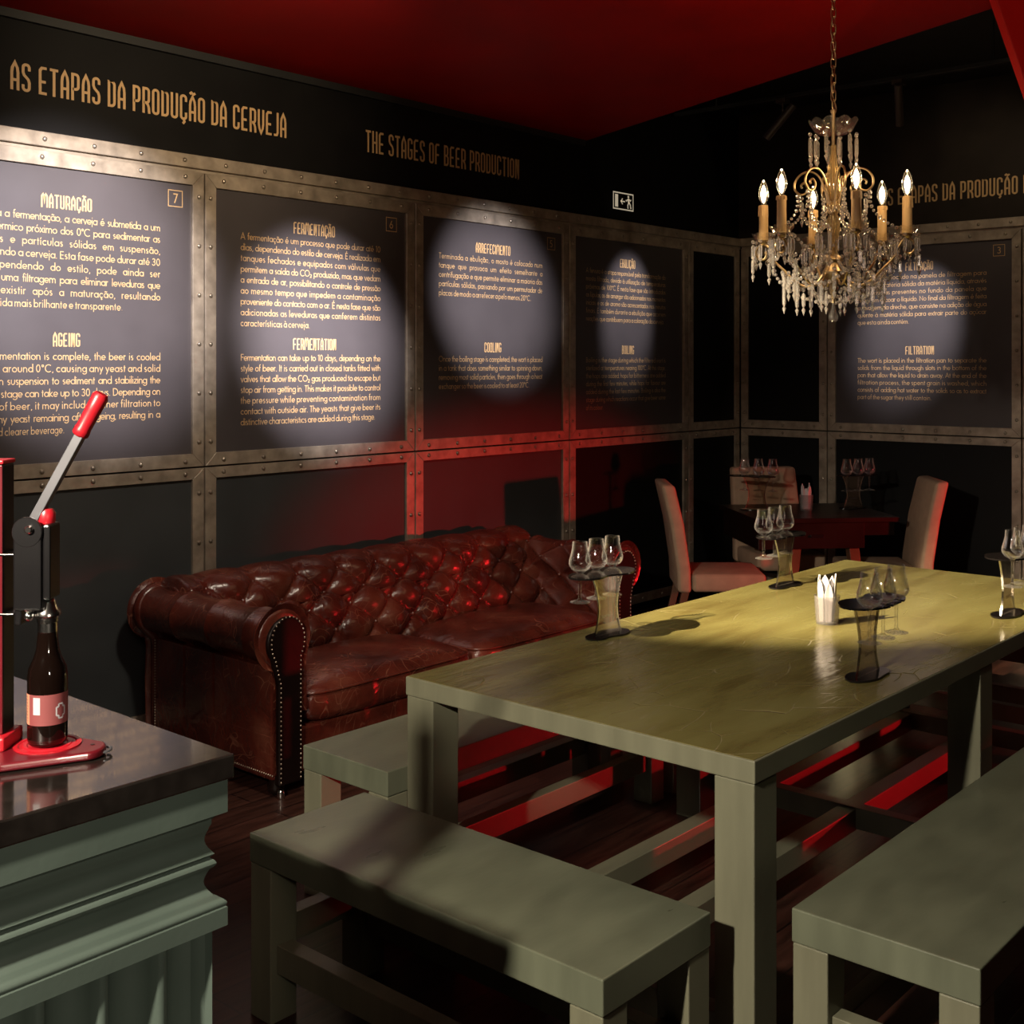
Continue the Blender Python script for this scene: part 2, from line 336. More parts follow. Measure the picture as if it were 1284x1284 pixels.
# ------------------------------------------------------------------ stroke lettering
def arc(cx, cy, rx, ry, a0, a1, n=12):
    return [(cx + rx * math.cos(math.radians(a0 + (a1 - a0) * i / n)), cy + ry * math.sin(math.radians(a0 + (a1 - a0) * i / n))) for i in range(n + 1)]
R = 0.195; XH = 0.46; CC = 0.23
def body_font():
    st = lambda x, y0, y1: [(x, y0), (x, y1)]
    g = {}
    circ = lambda cx=CC: arc(cx, CC, R, R, 0, 360, 18)
    g['a'] = (0.47, [circ(), st(0.43, 0, XH)]); g['b'] = (0.47, [circ(0.24), st(0.04, 0, 0.76)])
    g['c'] = (0.40, [arc(CC, CC, R, R, 45, 315)]); g['d'] = (0.47, [circ(), st(0.43, 0, 0.76)])
    g['e'] = (0.46, [[(0.04, 0.22), (0.42, 0.22)] + arc(CC, CC, R, R, 0, 318, 16)])
    g['f'] = (0.24, [[(0.1, 0)] + arc(0.21, 0.62, 0.11, 0.11, 180, 75, 5), [(0, 0.42), (0.22, 0.42)]])
    g['g'] = (0.47, [circ(), [(0.43, XH)] + arc(0.235, -0.03, 0.195, 0.16, 0, -160, 9)])
    g['h'] = (0.42, [st(0.05, 0, 0.76), arc(0.205, 0.27, 0.155, 0.155, 180, 0, 8) + [(0.36, 0)]])
    g['i'] = (0.14, [st(0.06, 0, XH), [(0.06, 0.6), (0.06, 0.67)]]); g['j'] = (0.14, [[(0.06, XH), (0.06, -0.2)], [(0.06, 0.6), (0.06, 0.67)]])
    g['k'] = (0.38, [st(0.05, 0, 0.76), [(0.34, XH), (0.07, 0.22), (0.36, 0)]]); g['l'] = (0.14, [st(0.06, 0, 0.76)])
    g['m'] = (0.66, [st(0.05, 0, XH), arc(0.185, 0.285, 0.135, 0.135, 180, 0, 8) + [(0.32, 0)], arc(0.455, 0.285, 0.135, 0.135, 180, 0, 8) + [(0.59, 0)]])
    g['n'] = (0.42, [st(0.05, 0, XH), arc(0.205, 0.27, 0.155, 0.155, 180, 0, 8) + [(0.36, 0)]])
    g['o'] = (0.46, [circ()]); g['p'] = (0.47, [circ(0.24), st(0.04, -0.22, XH)]); g['q'] = (0.47, [circ(), st(0.43, -0.22, XH)])
    g['r'] = (0.25, [st(0.05, 0, XH), arc(0.19, 0.28, 0.14, 0.145, 180, 70, 6)])
    g['s'] = (0.31, [arc(0.15, 0.335, 0.095, 0.09, 40, 250, 8) + arc(0.15, 0.13, 0.1, 0.1, 75, -145, 8)])
    g['t'] = (0.22, [st(0.1, 0, 0.62), [(0, 0.42), (0.21, 0.42)]])
    g['u'] = (0.42, [[(0.05, XH)] + arc(0.205, 0.19, 0.155, 0.155, 180, 360, 8) + [(0.36, XH)]])
    g['v'] = (0.38, [[(0.02, XH), (0.19, 0.02), (0.36, XH)]]); g['w'] = (0.58, [[(0.02, XH), (0.16, 0.02), (0.29, 0.42), (0.42, 0.02), (0.56, XH)]])
    g['x'] = (0.38, [[(0.03, XH), (0.35, 0)], [(0.35, XH), (0.03, 0)]]); g['y'] = (0.38, [[(0.02, XH), (0.19, 0.04)], [(0.36, XH), (0.09, -0.22)]])
    g['z'] = (0.36, [[(0.03, 0.42), (0.33, 0.42), (0.03, 0.04), (0.34, 0.04)]])
    g['A'] = (0.60, [[(0.02, 0), (0.29, 0.7), (0.56, 0)], [(0.12, 0.22), (0.46, 0.22)]])
    g['B'] = (0.46, [[(0.06, 0), (0.06, 0.68), (0.22, 0.68)] + arc(0.22, 0.52, 0.15, 0.16, 90, -90, 8) + [(0.06, 0.36)], [(0.22, 0.36)] + arc(0.23, 0.2, 0.18, 0.17, 90, -90, 8) + [(0.06, 0.03)]])
    g['C'] = (0.62, [arc(0.36, 0.355, 0.32, 0.335, 48, 312, 16)]); g['D'] = (0.58, [[(0.06, 0.03), (0.06, 0.68), (0.2, 0.68)] + arc(0.2, 0.355, 0.32, 0.325, 90, -90, 12) + [(0.06, 0.03)]])
    g['E'] = (0.42, [[(0.38, 0.68), (0.06, 0.68), (0.06, 0.03), (0.38, 0.03)], [(0.06, 0.37), (0.36, 0.37)]])
    g['F'] = (0.40, [[(0.37, 0.68), (0.06, 0.68), (0.06, 0)], [(0.06, 0.37), (0.35, 0.37)]]); g['I'] = (0.16, [st(0.08, 0, 0.71)])
    g['N'] = (0.60, [[(0.06, 0), (0.06, 0.68), (0.52, 0.03), (0.52, 0.71)]]); g['O'] = (0.74, [arc(0.36, 0.355, 0.32, 0.325, 0, 360, 22)])
    g['R'] = (0.46, [[(0.06, 0), (0.06, 0.68), (0.22, 0.68)] + arc(0.22, 0.51, 0.16, 0.17, 90, -90, 8) + [(0.06, 0.34)], [(0.22, 0.34), (0.42, 0)]])
    g['T'] = (0.42, [[(0.02, 0.68), (0.4, 0.68)], st(0.21, 0, 0.68)])
    g['0'] = (0.46, [arc(0.22, 0.355, 0.17, 0.325, 0, 360, 18)]); g['1'] = (0.30, [[(0.05, 0.6), (0.18, 0.68), (0.18, 0)]])
    g['2'] = (0.44, [arc(0.21, 0.5, 0.16, 0.18, 170, -30, 9) + [(0.05, 0.03), (0.4, 0.03)]])
    g['3'] = (0.44, [arc(0.2, 0.53, 0.14, 0.15, 150, -80, 9) + arc(0.2, 0.2, 0.17, 0.17, 85, -150, 10)])
    g['5'] = (0.44, [[(0.36, 0.68), (0.14, 0.68), (0.09, 0.4)] + arc(0.2, 0.21, 0.17, 0.19, 110, -140, 10)])
    g['6'] = (0.46, [[(0.3, 0.68), (0.08, 0.3)], arc(0.22, 0.2, 0.17, 0.17, 0, 360, 16)]); g['7'] = (0.42, [[(0.04, 0.68), (0.38, 0.68), (0.14, 0)]])
    g['.'] = (0.16, [[(0.07, 0.0), (0.07, 0.07)]]); g[','] = (0.16, [[(0.1, 0.06), (0.05, -0.09)]]); g[':'] = (0.16, [[(0.07, 0), (0.07, 0.07)], [(0.07, 0.36), (0.07, 0.43)]]); g[';'] = (0.16, [[(0.1, 0.06), (0.05, -0.09)], [(0.08, 0.36), (0.08, 0.43)]])
    g['°'] = (0.26, [arc(0.12, 0.58, 0.085, 0.085, 0, 360, 12)]); g['₂'] = (0.26, [arc(0.12, 0.16, 0.08, 0.09, 170, -30, 7) + [(0.04, -0.08), (0.22, -0.08)]])
    acute = lambda cx, y: [(cx - 0.04, y), (cx + 0.06, y + 0.14)]
    grave = lambda cx, y: [(cx + 0.04, y), (cx - 0.06, y + 0.14)]
    tilde = lambda cx, y: [(cx - 0.13, y), (cx - 0.06, y + 0.07), (cx + 0.05, y + 0.0), (cx + 0.12, y + 0.07)]
    circf = lambda cx, y: [(cx - 0.1, y), (cx, y + 0.12), (cx + 0.1, y)]
    for ch, b, f, cx in (('á', 'a', acute, CC), ('à', 'a', grave, CC), ('ã', 'a', tilde, CC), ('é', 'e', acute, CC), ('ê', 'e', circf, CC), ('ó', 'o', acute, CC), ('õ', 'o', tilde, CC), ('ú', 'u', acute, 0.2)):
        w, s = g[b]; g[ch] = (w, s + [f(cx, 0.55)])
    g['í'] = (0.16, [st(0.07, 0, XH), acute(0.07, 0.55)]); g['É'] = (0.42, g['E'][1] + [acute(0.2, 0.78)])
    g['ç'] = (0.40, g['c'][1] + [[(0.23, 0.03), (0.22, -0.06), (0.29, -0.12), (0.2, -0.19)]])
    return g
def deco_font():
    g = {}; w = 0.30; l, r = 0.045, 0.255; c = 0.15
    top = lambda: arc(c, 0.855, 0.105, 0.10, 180, 0, 8); bot = lambda: arc(c, 0.145, 0.105, 0.10, 180, 360, 8)
    ogive = [(l, 0.0), (l, 0.62), (0.065, 0.78), (c, 0.97), (0.235, 0.78), (r, 0.62), (r, 0.0)]
    g['A'] = (w, [ogive, [(l, 0.36), (r, 0.36)]])
    g['S'] = (w, [[(r, 0.74)] + arc(c, 0.855, 0.105, 0.10, 0, 180, 8) + [(l, 0.68), (0.08, 0.58), (0.22, 0.44), (r, 0.33)] + arc(c, 0.145, 0.105, 0.10, 0, -180, 8) + [(l, 0.25)]])
    g['E'] = (w, [[(r + 0.02, 0.95), (l + 0.06, 0.95), (l, 0.86), (l, 0.05), (r + 0.02, 0.05)], [(l, 0.46), (r - 0.01, 0.46)]])
    g['F'] = (w, [[(r + 0.02, 0.95), (l + 0.06, 0.95), (l, 0.86), (l, 0.0)], [(l, 0.46), (r - 0.01, 0.46)]])
    g['T'] = (w, [[(0.0, 0.95), (0.3, 0.95)], [(c, 0.95), (c, 0.0)]])
    g['P'] = (w, [[(l, 0.0), (l, 0.95), (0.16, 0.95)] + arc(0.16, 0.84, 0.095, 0.11, 90, 0, 4) + [(r, 0.56)] + arc(0.16, 0.52, 0.095, 0.11, 0, -90, 4) + [(l, 0.41)]])
    g['R'] = (w, g['P'][1] + [[(0.14, 0.41), (0.22, 0.33), (r, 0.22), (r + 0.015, 0.0)]])
    g['D'] = (w, [[(l, 0.05), (l, 0.95), (0.16, 0.95)] + arc(0.15, 0.82, 0.105, 0.13, 90, 0, 5) + [(r, 0.18)] + arc(0.15, 0.18, 0.105, 0.13, 0, -90, 5) + [(l, 0.05)]])
    g['O'] = (w, [top() + [(r, 0.145)] + bot()[::-1] + [(l, 0.855)]])
    g['U'] = (w, [[(l, 1.0)] + bot() + [(r, 1.0)]])
    g['C'] = (w, [[(r, 0.72), (r, 0.855)] + top()[::-1] + bot() + [(r, 0.30)]])
    g['G'] = (w, [[(r, 0.74), (r, 0.855)] + top()[::-1] + bot() + [(r, 0.45), (c, 0.45)]])
    g['V'] = (w, [[(l, 1.0), (l, 0.4), (0.07, 0.22), (c, 0.03), (0.23, 0.22), (r, 0.4), (r, 1.0)]])
    g['J'] = (0.22, [[(0.18, 1.0), (0.18, 0.16), (0.14, 0.06), (0.0, 0.05)]])
    g['H'] = (w, [[(l, 0), (l, 1)], [(r, 0), (r, 1)], [(l, 0.48), (r, 0.48)]])
    g['B'] = (w, [[(l, 0.05), (l, 0.95), (0.15, 0.95)] + arc(0.15, 0.85, 0.085, 0.10, 90, 0, 4) + [(0.235, 0.62), (0.19, 0.50), (r, 0.40), (r, 0.16)] + arc(0.15, 0.16, 0.105, 0.11, 0, -90, 4) + [(l, 0.05)], [(l, 0.50), (0.19, 0.50)]])
    g['I'] = (0.10, [[(0.05, 0), (0.05, 1)]])
    g['L'] = (0.26, [[(l, 1.0), (l, 0.05), (0.25, 0.05)]])
    g['N'] = (w, [[(l, 0.0), (l, 0.95), (0.12, 0.95), (0.18, 0.4), (0.24, 0.03), (r, 0.05), (r, 1.0)]])
    g['M'] = (0.44, [[(l, 0.0), (l, 0.82), (0.13, 0.97), (0.20, 0.80), (0.22, 0.3), (0.24, 0.80), (0.31, 0.97), (0.395, 0.82), (0.395, 0.0)]])
    g['Ã'] = (w, g['A'][1] + [[(0.03, 1.07), (0.1, 1.13), (0.19, 1.07), (0.27, 1.13)]])
    g['Ç'] = (w, g['C'][1] + [[(c, 0.03), (0.19, -0.06), (0.12, -0.15)]])
    return g
BF = body_font(); DF = deco_font()
def ribbon(mb, pts, hw, fn):
    """flat stroke of half width hw along a polyline; fn maps (x, y) to a 3D point"""
    q = [pts[0]]
    for p in pts[1:]:
        if abs(p[0] - q[-1][0]) + abs(p[1] - q[-1][1]) > 1e-4: q.append(p)
    closed = len(q) > 3 and abs(q[0][0] - q[-1][0]) + abs(q[0][1] - q[-1][1]) < 1e-3
    if closed: q = q[:-1]
    n = len(q)
    if n < 2: return
    L = []; Rr = []
    for i in range(n):
        d = []
        if i > 0 or closed: d.append((q[i][0] - q[i - 1][0], q[i][1] - q[i - 1][1]))
        if i < n - 1 or closed: d.append((q[(i + 1) % n][0] - q[i][0], q[(i + 1) % n][1] - q[i][1]))
        d = [(a / math.hypot(a, b), b / math.hypot(a, b)) for a, b in d]
        nx = -sum(k[1] for k in d); ny = sum(k[0] for k in d); m = math.hypot(nx, ny) or 1
        nx /= m; ny /= m
        cs = max(0.45, -nx * d[0][1] + ny * d[0][0])
        L.append((q[i][0] + nx * hw / cs, q[i][1] + ny * hw / cs)); Rr.append((q[i][0] - nx * hw / cs, q[i][1] - ny * hw / cs))
    k = len(mb.v)
    for a, b in zip(L, Rr): mb.v += [fn(*a), fn(*b)]
    for i in range(n if closed else n - 1):
        j = (i + 1) % n; mb.f.append((k + 2 * i, k + 2 * i + 1, k + 2 * j + 1, k + 2 * j))
def text_width(font, t, track, space): return sum((font[c][0] + track) if c != ' ' else space for c in t) - track
def put_text(mb, font, t, x, z, size, hw, y, sx=1.0, track=0.05, space=0.24):
    cx = 0.0
    for c in t:
        if c == ' ': cx += space; continue
        w, ss = font[c]
        for k_, s_ in enumerate(ss): ribbon(mb, s_, hw, lambda a, b, cx=cx, k_=k_: (x + (cx + a) * size * sx, y - 4e-5 * k_, z + b * size))
        cx += w + track
def fit_text(mb, font, t, x0, x1, z, size, hw, y, track=0.09, space=0.26):
    w = text_width(font, t, track, space) * size
    put_text(mb, font, t, x0, z, size, hw, y, (x1 - x0) / w, track, space)
def paragraph(mb, lines, x0, x1, z, dz, size, y, last=None):
    for i, ln in enumerate(lines):
        words = ln.split(' ')
        for track in (0.07, 0.045, 0.02, 0.0):
            ws = [text_width(BF, w, track, 0) * size for w in words]
            gap = ((x1 - x0) - sum(ws)) / max(1, len(words) - 1)
            if gap > 0.23 * size: break
        sx = 1.0
        if i == len(lines) - 1 and last: 
            gap = ((last - x0) - sum(ws)) / max(1, len(words) - 1)
            lim = last
        else: lim = x1
        if gap < 0.2 * size:
            sx = (lim - x0 - 0.2 * size * (len(words) - 1)) / sum(ws); gap = 0.2 * size
        x = x0
        for w, wd in zip(words, ws):
            put_text(mb, BF, w, x, z - i * dz, size, 0.036, y, sx, track); x += wd * sx + gap
# ------------------------------------------------------------------ room shell
MB().box(-3.2, 8.0, -2.6, 4.8, -0.1, 0).build('floor', M['floor']); struct(bpy.data.objects['floor'])
struct(MB().box(-3.2, 8.0, 4.6, 4.75, 0, 3.5).build('wall_left', M['wall']))
struct(MB().box(7.76, 7.9, -2.6, 4.6, 0, 3.5).build('wall_back', M['wallglow']))
struct(MB().box(-3.2, 7.76, -2.75, -2.6, 0, 3.5).build('wall_right', M['wall']))
struct(MB().box(-3.35, -3.2, -2.75, 4.75, 0, 3.5).build('wall_front', M['wall']))
struct(MB().prism([(-3.2, 4.6), (-3.2, -2.6), (4.7, -2.6), (4.7, 1.5), (5.92, 4.6)], 3.0, 3.5).build('ceiling', M['ceil']))
struct(MB().prism([(4.7, -2.6), (7.9, -2.6), (7.9, 4.6), (5.93, 4.6), (4.71, 1.5)], 3.44, 3.5).build('ceiling', M['black']))
struct(MB().box(-3.2, 5.90, 4.575, 4.6, 2.965, 3.0).build('trim_1', M['black']))
def pt(px, py, d):
    l = (px - 642) / 1513 * d; ca, sa = math.cos(YAW), math.sin(YAW)
    return Vector((ca * d + sa * l, sa * d - ca * l, 1.6 + (460 - py) / 1513 * d))
# sloping red soffit at the upper right, built as a thick board
q = [pt(1226, -66, 3.7), pt(1290, 117, 3.7), pt(1330, 232, 3.7), pt(1500, 232, 3.9), pt(1500, -66, 3.9)]
back = Vector((0.05, 0.035, 0.0))
vs = q + [p + back for p in q]
struct(MB().add(vs, [(0, 1, 2, 3, 4), (9, 8, 7, 6, 5)] + [(i, (i + 1) % 5, 5 + (i + 1) % 5, 5 + i) for i in range(5)]).build('trim_2', M['ceil'], bevel=0.006))
# ---- rivet prototype
rv = MB(); rv.lathe([(0.0105, 0), (0.0105, 0.002), (0.0085, 0.0062), (0.0045, 0.0085), (1e-5, 0.009)], 10, Matrix.Rotation(PI / 2, 4, 'X'))
RIV = None
def rivet(parent, x, y, z):
    global RIV
    if RIV is None:
        RIV = rv.build('rivet', M['rivet'], parent, (x, y, z), smooth=True); return RIV
    o = RIV.copy(); COL.objects.link(o); o.parent = parent; o.location = (x, y, z); return o
def rail(name, L, loc, rz, step=0.215, off=0.1):
    """riveted top rail, local x along the wall, local -y towards the room"""
    mb = MB().box(0, L, -0.034, 0, 2.478, 2.536).box(0, L, -0.016, 0, 2.462, 2.478)
    o = struct(mb.build(name, M['frame'], None, loc, rz, bevel=0.002, seg=1))
    x = off
    while x < L: rivet(o, x, -0.034, 2.507); x += step
    return o
rail('trim_3', 6.26, (1.5, 4.6, 0), 0, 0.215, 0.02 + 0.215 * 1 - 0.0)
rail('trim_4', 3.1, (7.76, 4.566, 0), -PI / 2, 0.2, 0.13)
def panel(kind, label, cat, u0, u1, z0, z1, wall, board, tw=(0.058, 0.058, 0.058, 0.06), group=None, step=0.216):
    """framed board; wall 'L' runs along +X on the left wall, 'B' along -Y on the back wall"""
    Wd = u1 - u0
    loc, rz = ((u0, 4.6, 0), 0) if wall == 'L' else ((7.76, 4.6 - u0, 0), -PI / 2)
    t = thing(kind, label, cat, loc, rz, group)
    l, r, b, tp = tw
    MB().box(0.03, Wd - 0.03, -0.018, -0.001, z0 + 0.02, z1 - 0.02).build('board', board, t)
    fr = MB(); a0, a1 = 0.004, Wd - 0.004
    ys = (-0.032, -0.002); e = 0.0006
    def trap(p):
        vs = [(x, ys[0], z) for x, z in p] + [(x, ys[1], z) for x, z in p]
        fr.add(vs, [(0, 1, 2, 3), (7, 6, 5, 4)] + [(i, (i + 1) % 4, 4 + (i + 1) % 4, 4 + i) for i in range(4)])
    trap([(a0, z1 - e), (a1, z1 - e), (a1 - r, z1 - tp), (a0 + l, z1 - tp)])
    trap([(a0, z0 + e), (a0 + l, z0 + b), (a1 - r, z0 + b), (a1, z0 + e)])
    trap([(a0, z0 + 2 * e), (a0, z1 - 2 * e), (a0 + l - e, z1 - tp), (a0 + l - e, z0 + b)])
    trap([(a1, z0 + 2 * e), (a1 - r + e, z0 + b), (a1 - r + e, z1 - tp), (a1, z1 - 2 * e)])
    f = fr.build('frame', M['frame'], t, bevel=0.0015, seg=1)
    n = max(2, round((Wd - 0.2) / step)); 
    for i in range(n + 1):
        x = 0.10 + (Wd - 0.20) * i / n
        rivet(f, x, -0.032, z1 - tp * 0.45); rivet(f, x, -0.032, z0 + b * 0.45)
    n = max(2, round((z1 - z0 - 0.2) / step))
    for i in range(n + 1):
        z = z0 + 0.11 + (z1 - z0 - 0.22) * i / n
        rivet(f, 0.004 + l * 0.45, -0.032, z); rivet(f, Wd - 0.004 - r * 0.45, -0.032, z)
    return t
ZU0, ZU1 = 1.158, 2.462
YT = -0.0192
def info(label, u0, u1, wall, tx0, tx1, h1, h1x, pt_lines, pt_last, h2, h2x, en_lines, en_last, num=None, numx=None, size=0.0435):
    t = panel('information_panel', label, 'wall panel', u0, u1, ZU0, ZU1, wall, M['board'], group='information panels')
    m = MB(); fit_text(m, DF, h1, h1x[0] - u0, h1x[1] - u0, 2.237, 0.055, 0.051, YT, 0.07); m.build('heading', M['gold'], t)
    m = MB(); fit_text(m, DF, h2, h2x[0] - u0, h2x[1] - u0, 1.682, 0.055, 0.051, YT, 0.07); m.build('heading', M['gold'], t)
    m = MB(); paragraph(m, pt_lines, tx0 - u0, tx1 - u0, 2.185, 0.0498, size, YT, pt_last - u0); m.build('paragraph', M['gold'], t)
    m = MB(); paragraph(m, en_lines, tx0 - u0, tx1 - u0, 1.628, 0.0494, size, YT, en_last - u0); m.build('paragraph', M['gold'], t)
    if num:
        m = MB(); a, b = numx[0] - u0, numx[1] - u0; z0, z1 = 2.300, 2.370
        ribbon(m, [(a, z0), (b, z0), (b, z1), (a, z1), (a, z0)], 0.0018, lambda x, z: (x, YT, z))
        w = BF[num][0] * 0.058
        put_text(m, BF, num, (a + b) / 2 - w / 2, 2.315, 0.058, 0.045, YT); m.build('panel_number', M['gold'], t)
    return t
info('large riveted wall board headed MATURAÇÃO and AGEING, numbered 7, behind the red lever', 1.83, 3.13, 'L', 2.048, 2.913, 'MATURAÇÃO', (2.373, 2.592),
     ['Terminada a fermentação, a cerveja é submetida a um', 'choque térmico próximo dos 0°C para sedimentar as', 'leveduras e partículas sólidas em suspensão,', 'estabilizando a cerveja. Esta fase pode durar até 30', 'dias, dependendo do estilo, pode ainda ser', 'efetuada uma filtragem para eliminar leveduras que', 'possam existir após a maturação, resultando', 'numa bebida mais brilhante e transparente.'], 2.733,
     'AGEING', (2.423, 2.54),
     ['Once fermentation is complete, the beer is cooled', 'to a level around 0°C, causing any yeast and solid', 'particles in suspension to sediment and stabilizing the', 'beer. This stage can take up to 30 days. Depending on', 'the style of beer, it may include further filtration to', 'remove any yeast remaining after ageing, resulting in a', 'brighter and clearer beverage.'], 2.472, '7', (2.953, 3.023))
info('riveted wall board headed FERMENTAÇÃO and FERMENTATION, numbered 6, above the sofa', 3.13, 4.43, 'L', 3.332, 4.195, 'FERMENTAÇÃO', (3.637, 3.892),
     ['A fermentação é um processo que pode durar até 10', 'dias, dependendo do estilo de cerveja. É realizada em', 'tanques fechados e equipados com válvulas que', 'permitem a saída do CO₂ produzido, mas que vedam', 'a entrada de ar, possibilitando o controle de pressão', 'ao mesmo tempo que impedem a contaminação', 'proveniente do contacto com o ar. É nesta fase que são', 'adicionadas as leveduras que conferem distintas', 'características à cerveja.'], 3.735,
     'FERMENTATION', (3.634, 3.899),
     ['Fermentation can take up to 10 days, depending on the', 'style of beer. It is carried out in closed tanks fitted with', 'valves that allow the CO₂ gas produced to escape but', 'stop air from getting in. This makes it possible to control', 'the pressure while preventing contamination from', 'contact with outside air. The yeasts that give beer its', 'distinctive characteristics are added during this stage.'], 4.159, '6', (4.235, 4.307))
info('riveted wall board headed ARREFECIMENTO and COOLING, numbered 5', 4.43, 5.73, 'L', 4.619, 5.488, 'ARREFECIMENTO', (4.91, 5.20),
     ['Terminada a ebulição, o mosto é colocado num', 'tanque que provoca um efeito semelhante a', 'centrifugação e que permite eliminar a maioria das', 'partículas sólidas, passando por um permutador de', 'placas de modo a arrefecer a pelo menos 20°C.'], 5.382,
     'COOLING', (4.981, 5.122),
     ['Once the boiling stage is completed, the wort is placed', 'in a tank that does something similar to spinning down,', 'removing most solid particles, then goes through a heat', 'exchanger so the beer is cooled to at least 20°C.'], 5.369, '5', (5.535, 5.605))
info('riveted wall board headed EBULIÇÃO and BOILING, under the exit sign', 5.73, 7.045, 'L', 5.909, 6.78, 'EBULIÇÃO', (6.265, 6.43),
     ['A fervura é a etapa responsável pela transformação do', 'mosto filtrado, devido à utilização de temperaturas', 'próximas de 100°C. É nesta fase que são introduzidos', 'os lúpulos; os de amargor são adicionados nos momentos', 'iniciais e os de aroma são acrescentados nos minutos', 'finais. É também durante a ebulição que ocorrem', 'reações que contribuem para a coloração da cerveja.'], 6.761,
     'BOILING', (6.285, 6.417),
     ['Boiling is the stage during which the filtered wort is', 'sterilized at temperatures nearing 100°C. At this stage,', 'the hops are added: hops for bitterness are added', 'during the first few minutes, while hops for flavour are', 'added during the last few minutes. Boiling is also the', 'stage during which reactions occur that give beer some', 'of its colour.'], 6.087)
o = lambda y: 4.6 - y
info('riveted wall board headed FILTRAÇÃO and FILTRATION, numbered 3, behind the chandelier', o(3.88), o(2.57), 'B', o(3.661), o(2.791), 'FILTRAÇÃO', (o(3.324), o(3.137)),
     ['O mosto é colocado na panela de filtragem para', 'separar a matéria sólida da matéria líquida, através', 'das ranhuras presentes no fundo da panela que', 'permitem escoar o líquido. No final da filtragem é feita', 'a lavagem da dreche, que consiste na adição de água', 'quente à matéria sólida para extrair parte do açúcar', 'que esta ainda contém.'], o(3.299),
     'FILTRATION', (o(3.324), o(3.131)),
     ['The wort is placed in the filtration pan to separate the', 'solids from the liquid through slots in the bottom of the', 'pan that allow the liquid to drain away. At the end of the', 'filtration process, the spent grain is washed, which', 'consists of adding hot water to the solids so as to extract', 'part of the sugar they still contain.'], o(3.147), '3', (o(2.748), o(2.678)))
G2 = 'plain riveted wall panels'
panel('wall_panel', 'narrow plain upper wall panel on the long wall beside the room corner', 'wall panel', 7.045, 7.725, ZU0, ZU1, 'L', M['backboard'], group=G2)
panel('wall_panel', 'narrow plain upper wall panel on the end wall, left of the number 3 board', 'wall panel', 0.035, o(3.88), ZU0, ZU1, 'B', M['backboard'], group=G2)
panel('wall_panel', 'red lit upper wall panel at the right edge, right of the number 3 board', 'wall panel', o(2.57), o(1.3), ZU0, ZU1, 'B', M['board'], group=G2)
LB = (0.058, 0.058, 0.058, 0.05)
for a, b, w, lab in ((1.83, 3.13, 'L', 'plain slate lower wall panel left of the sofa, under the board numbered 7'), (3.13, 4.43, 'L', 'plain slate lower wall panel above the sofa back, under the board numbered 6'),
                     (4.43, 5.73, 'L', 'red lit lower wall panel above the sofa, under the board numbered 5'), (5.73, 7.045, 'L', 'lower wall panel with chair shadow, under the EBULIÇÃO board'),
                     (7.045, 7.725, 'L', 'narrow lower wall panel on the long wall beside the room corner'), (0.035, o(3.88), 'B', 'narrow lower wall panel behind the back chair in the corner'),
                     (o(3.88), o(2.57), 'B', 'wide dark lower wall panel under the number 3 board'), (o(2.57), o(1.3), 'B', 'red lit lower wall panel at the right edge of the end wall')):
    panel('wall_panel', lab, 'wall panel', a, b, 0.06, 1.152, w, M['lowboard' if w == 'L' and a < 5 else 'backboard'], LB, G2)
# ---- wall lettering and exit sign
m = MB(); fit_text(m, DF, 'AS ETAPAS DA PRODUÇÃO DA CERVEJA', 0, 1.351, 0, 0.112, 0.049, -0.0015, 0.085, 0.2)
tag(m.build('wall_lettering', M['gold'], None, (2.256, 4.6, 2.689)), 'gold Portuguese title lettering AS ETAPAS DA PRODUÇÃO DA CERVEJA high on the long wall', 'lettering')
m = MB(); fit_text(m, DF, 'THE STAGES OF BEER PRODUCTION', 0, 1.188, 0, 0.112, 0.049, -0.0015, 0.085, 0.2)
tag(m.build('wall_lettering', M['gold'], None, (4.11, 4.6, 2.692)), 'gold English title lettering THE STAGES OF BEER PRODUCTION high on the long wall', 'lettering')
m = MB(); fit_text(m, DF, 'AS ETAPAS DA PRODUÇÃO DA CERVEJA', 0, 1.351, 0, 0.114, 0.049, -0.0015, 0.085, 0.2)
tag(m.build('wall_lettering', M['gold'], None, (7.76, 3.50, 2.683), -PI / 2), 'gold title lettering PRODUÇÃO on the end wall to the right of the chandelier', 'lettering')
sg = thing('exit_sign', 'small emergency exit sign with running man and arrow above the EBULIÇÃO board', 'sign', (6.205, 4.6, 2.610))
MB().box(0, 0.222, -0.006, -0.0005, 0, 0.112).build('sign_plate', M['black'], sg, bevel=0.001, seg=1)
m = MB(); f_ = lambda x, z: (x, -0.0072, z)
ribbon(m, [(0.004, 0.004), (0.218, 0.004), (0.218, 0.108), (0.004, 0.108), (0.004, 0.004)], 0.004, f_)
ribbon(m, [(0.038, 0.016), (0.038, 0.096)], 0.016, f_)
ribbon(m, [(0.085, 0.056), (0.130, 0.056)], 0.004, f_); ribbon(m, [(0.103, 0.074), (0.085, 0.056), (0.103, 0.038)], 0.004, f_)
m.lathe([(1e-5, 0), (0.009, 0.0001)], 12, Matrix.Translation((0.166, -0.0072, 0.090)) @ Matrix.Rotation(PI / 2, 4, 'X'), False)
for p, h in (([(0.166, 0.078), (0.172, 0.052)], 0.009), ([(0.172, 0.054), (0.160, 0.036), (0.162, 0.014)], 0.005), ([(0.174, 0.054), (0.188, 0.040), (0.192, 0.020), (0.200, 0.020)], 0.005), ([(0.160, 0.074), (0.146, 0.062), (0.138, 0.068)], 0.004), ([(0.172, 0.076), (0.188, 0.066), (0.196, 0.074)], 0.004)): ribbon(m, p, h, f_)
m.build('pictogram', M['sign'], sg)
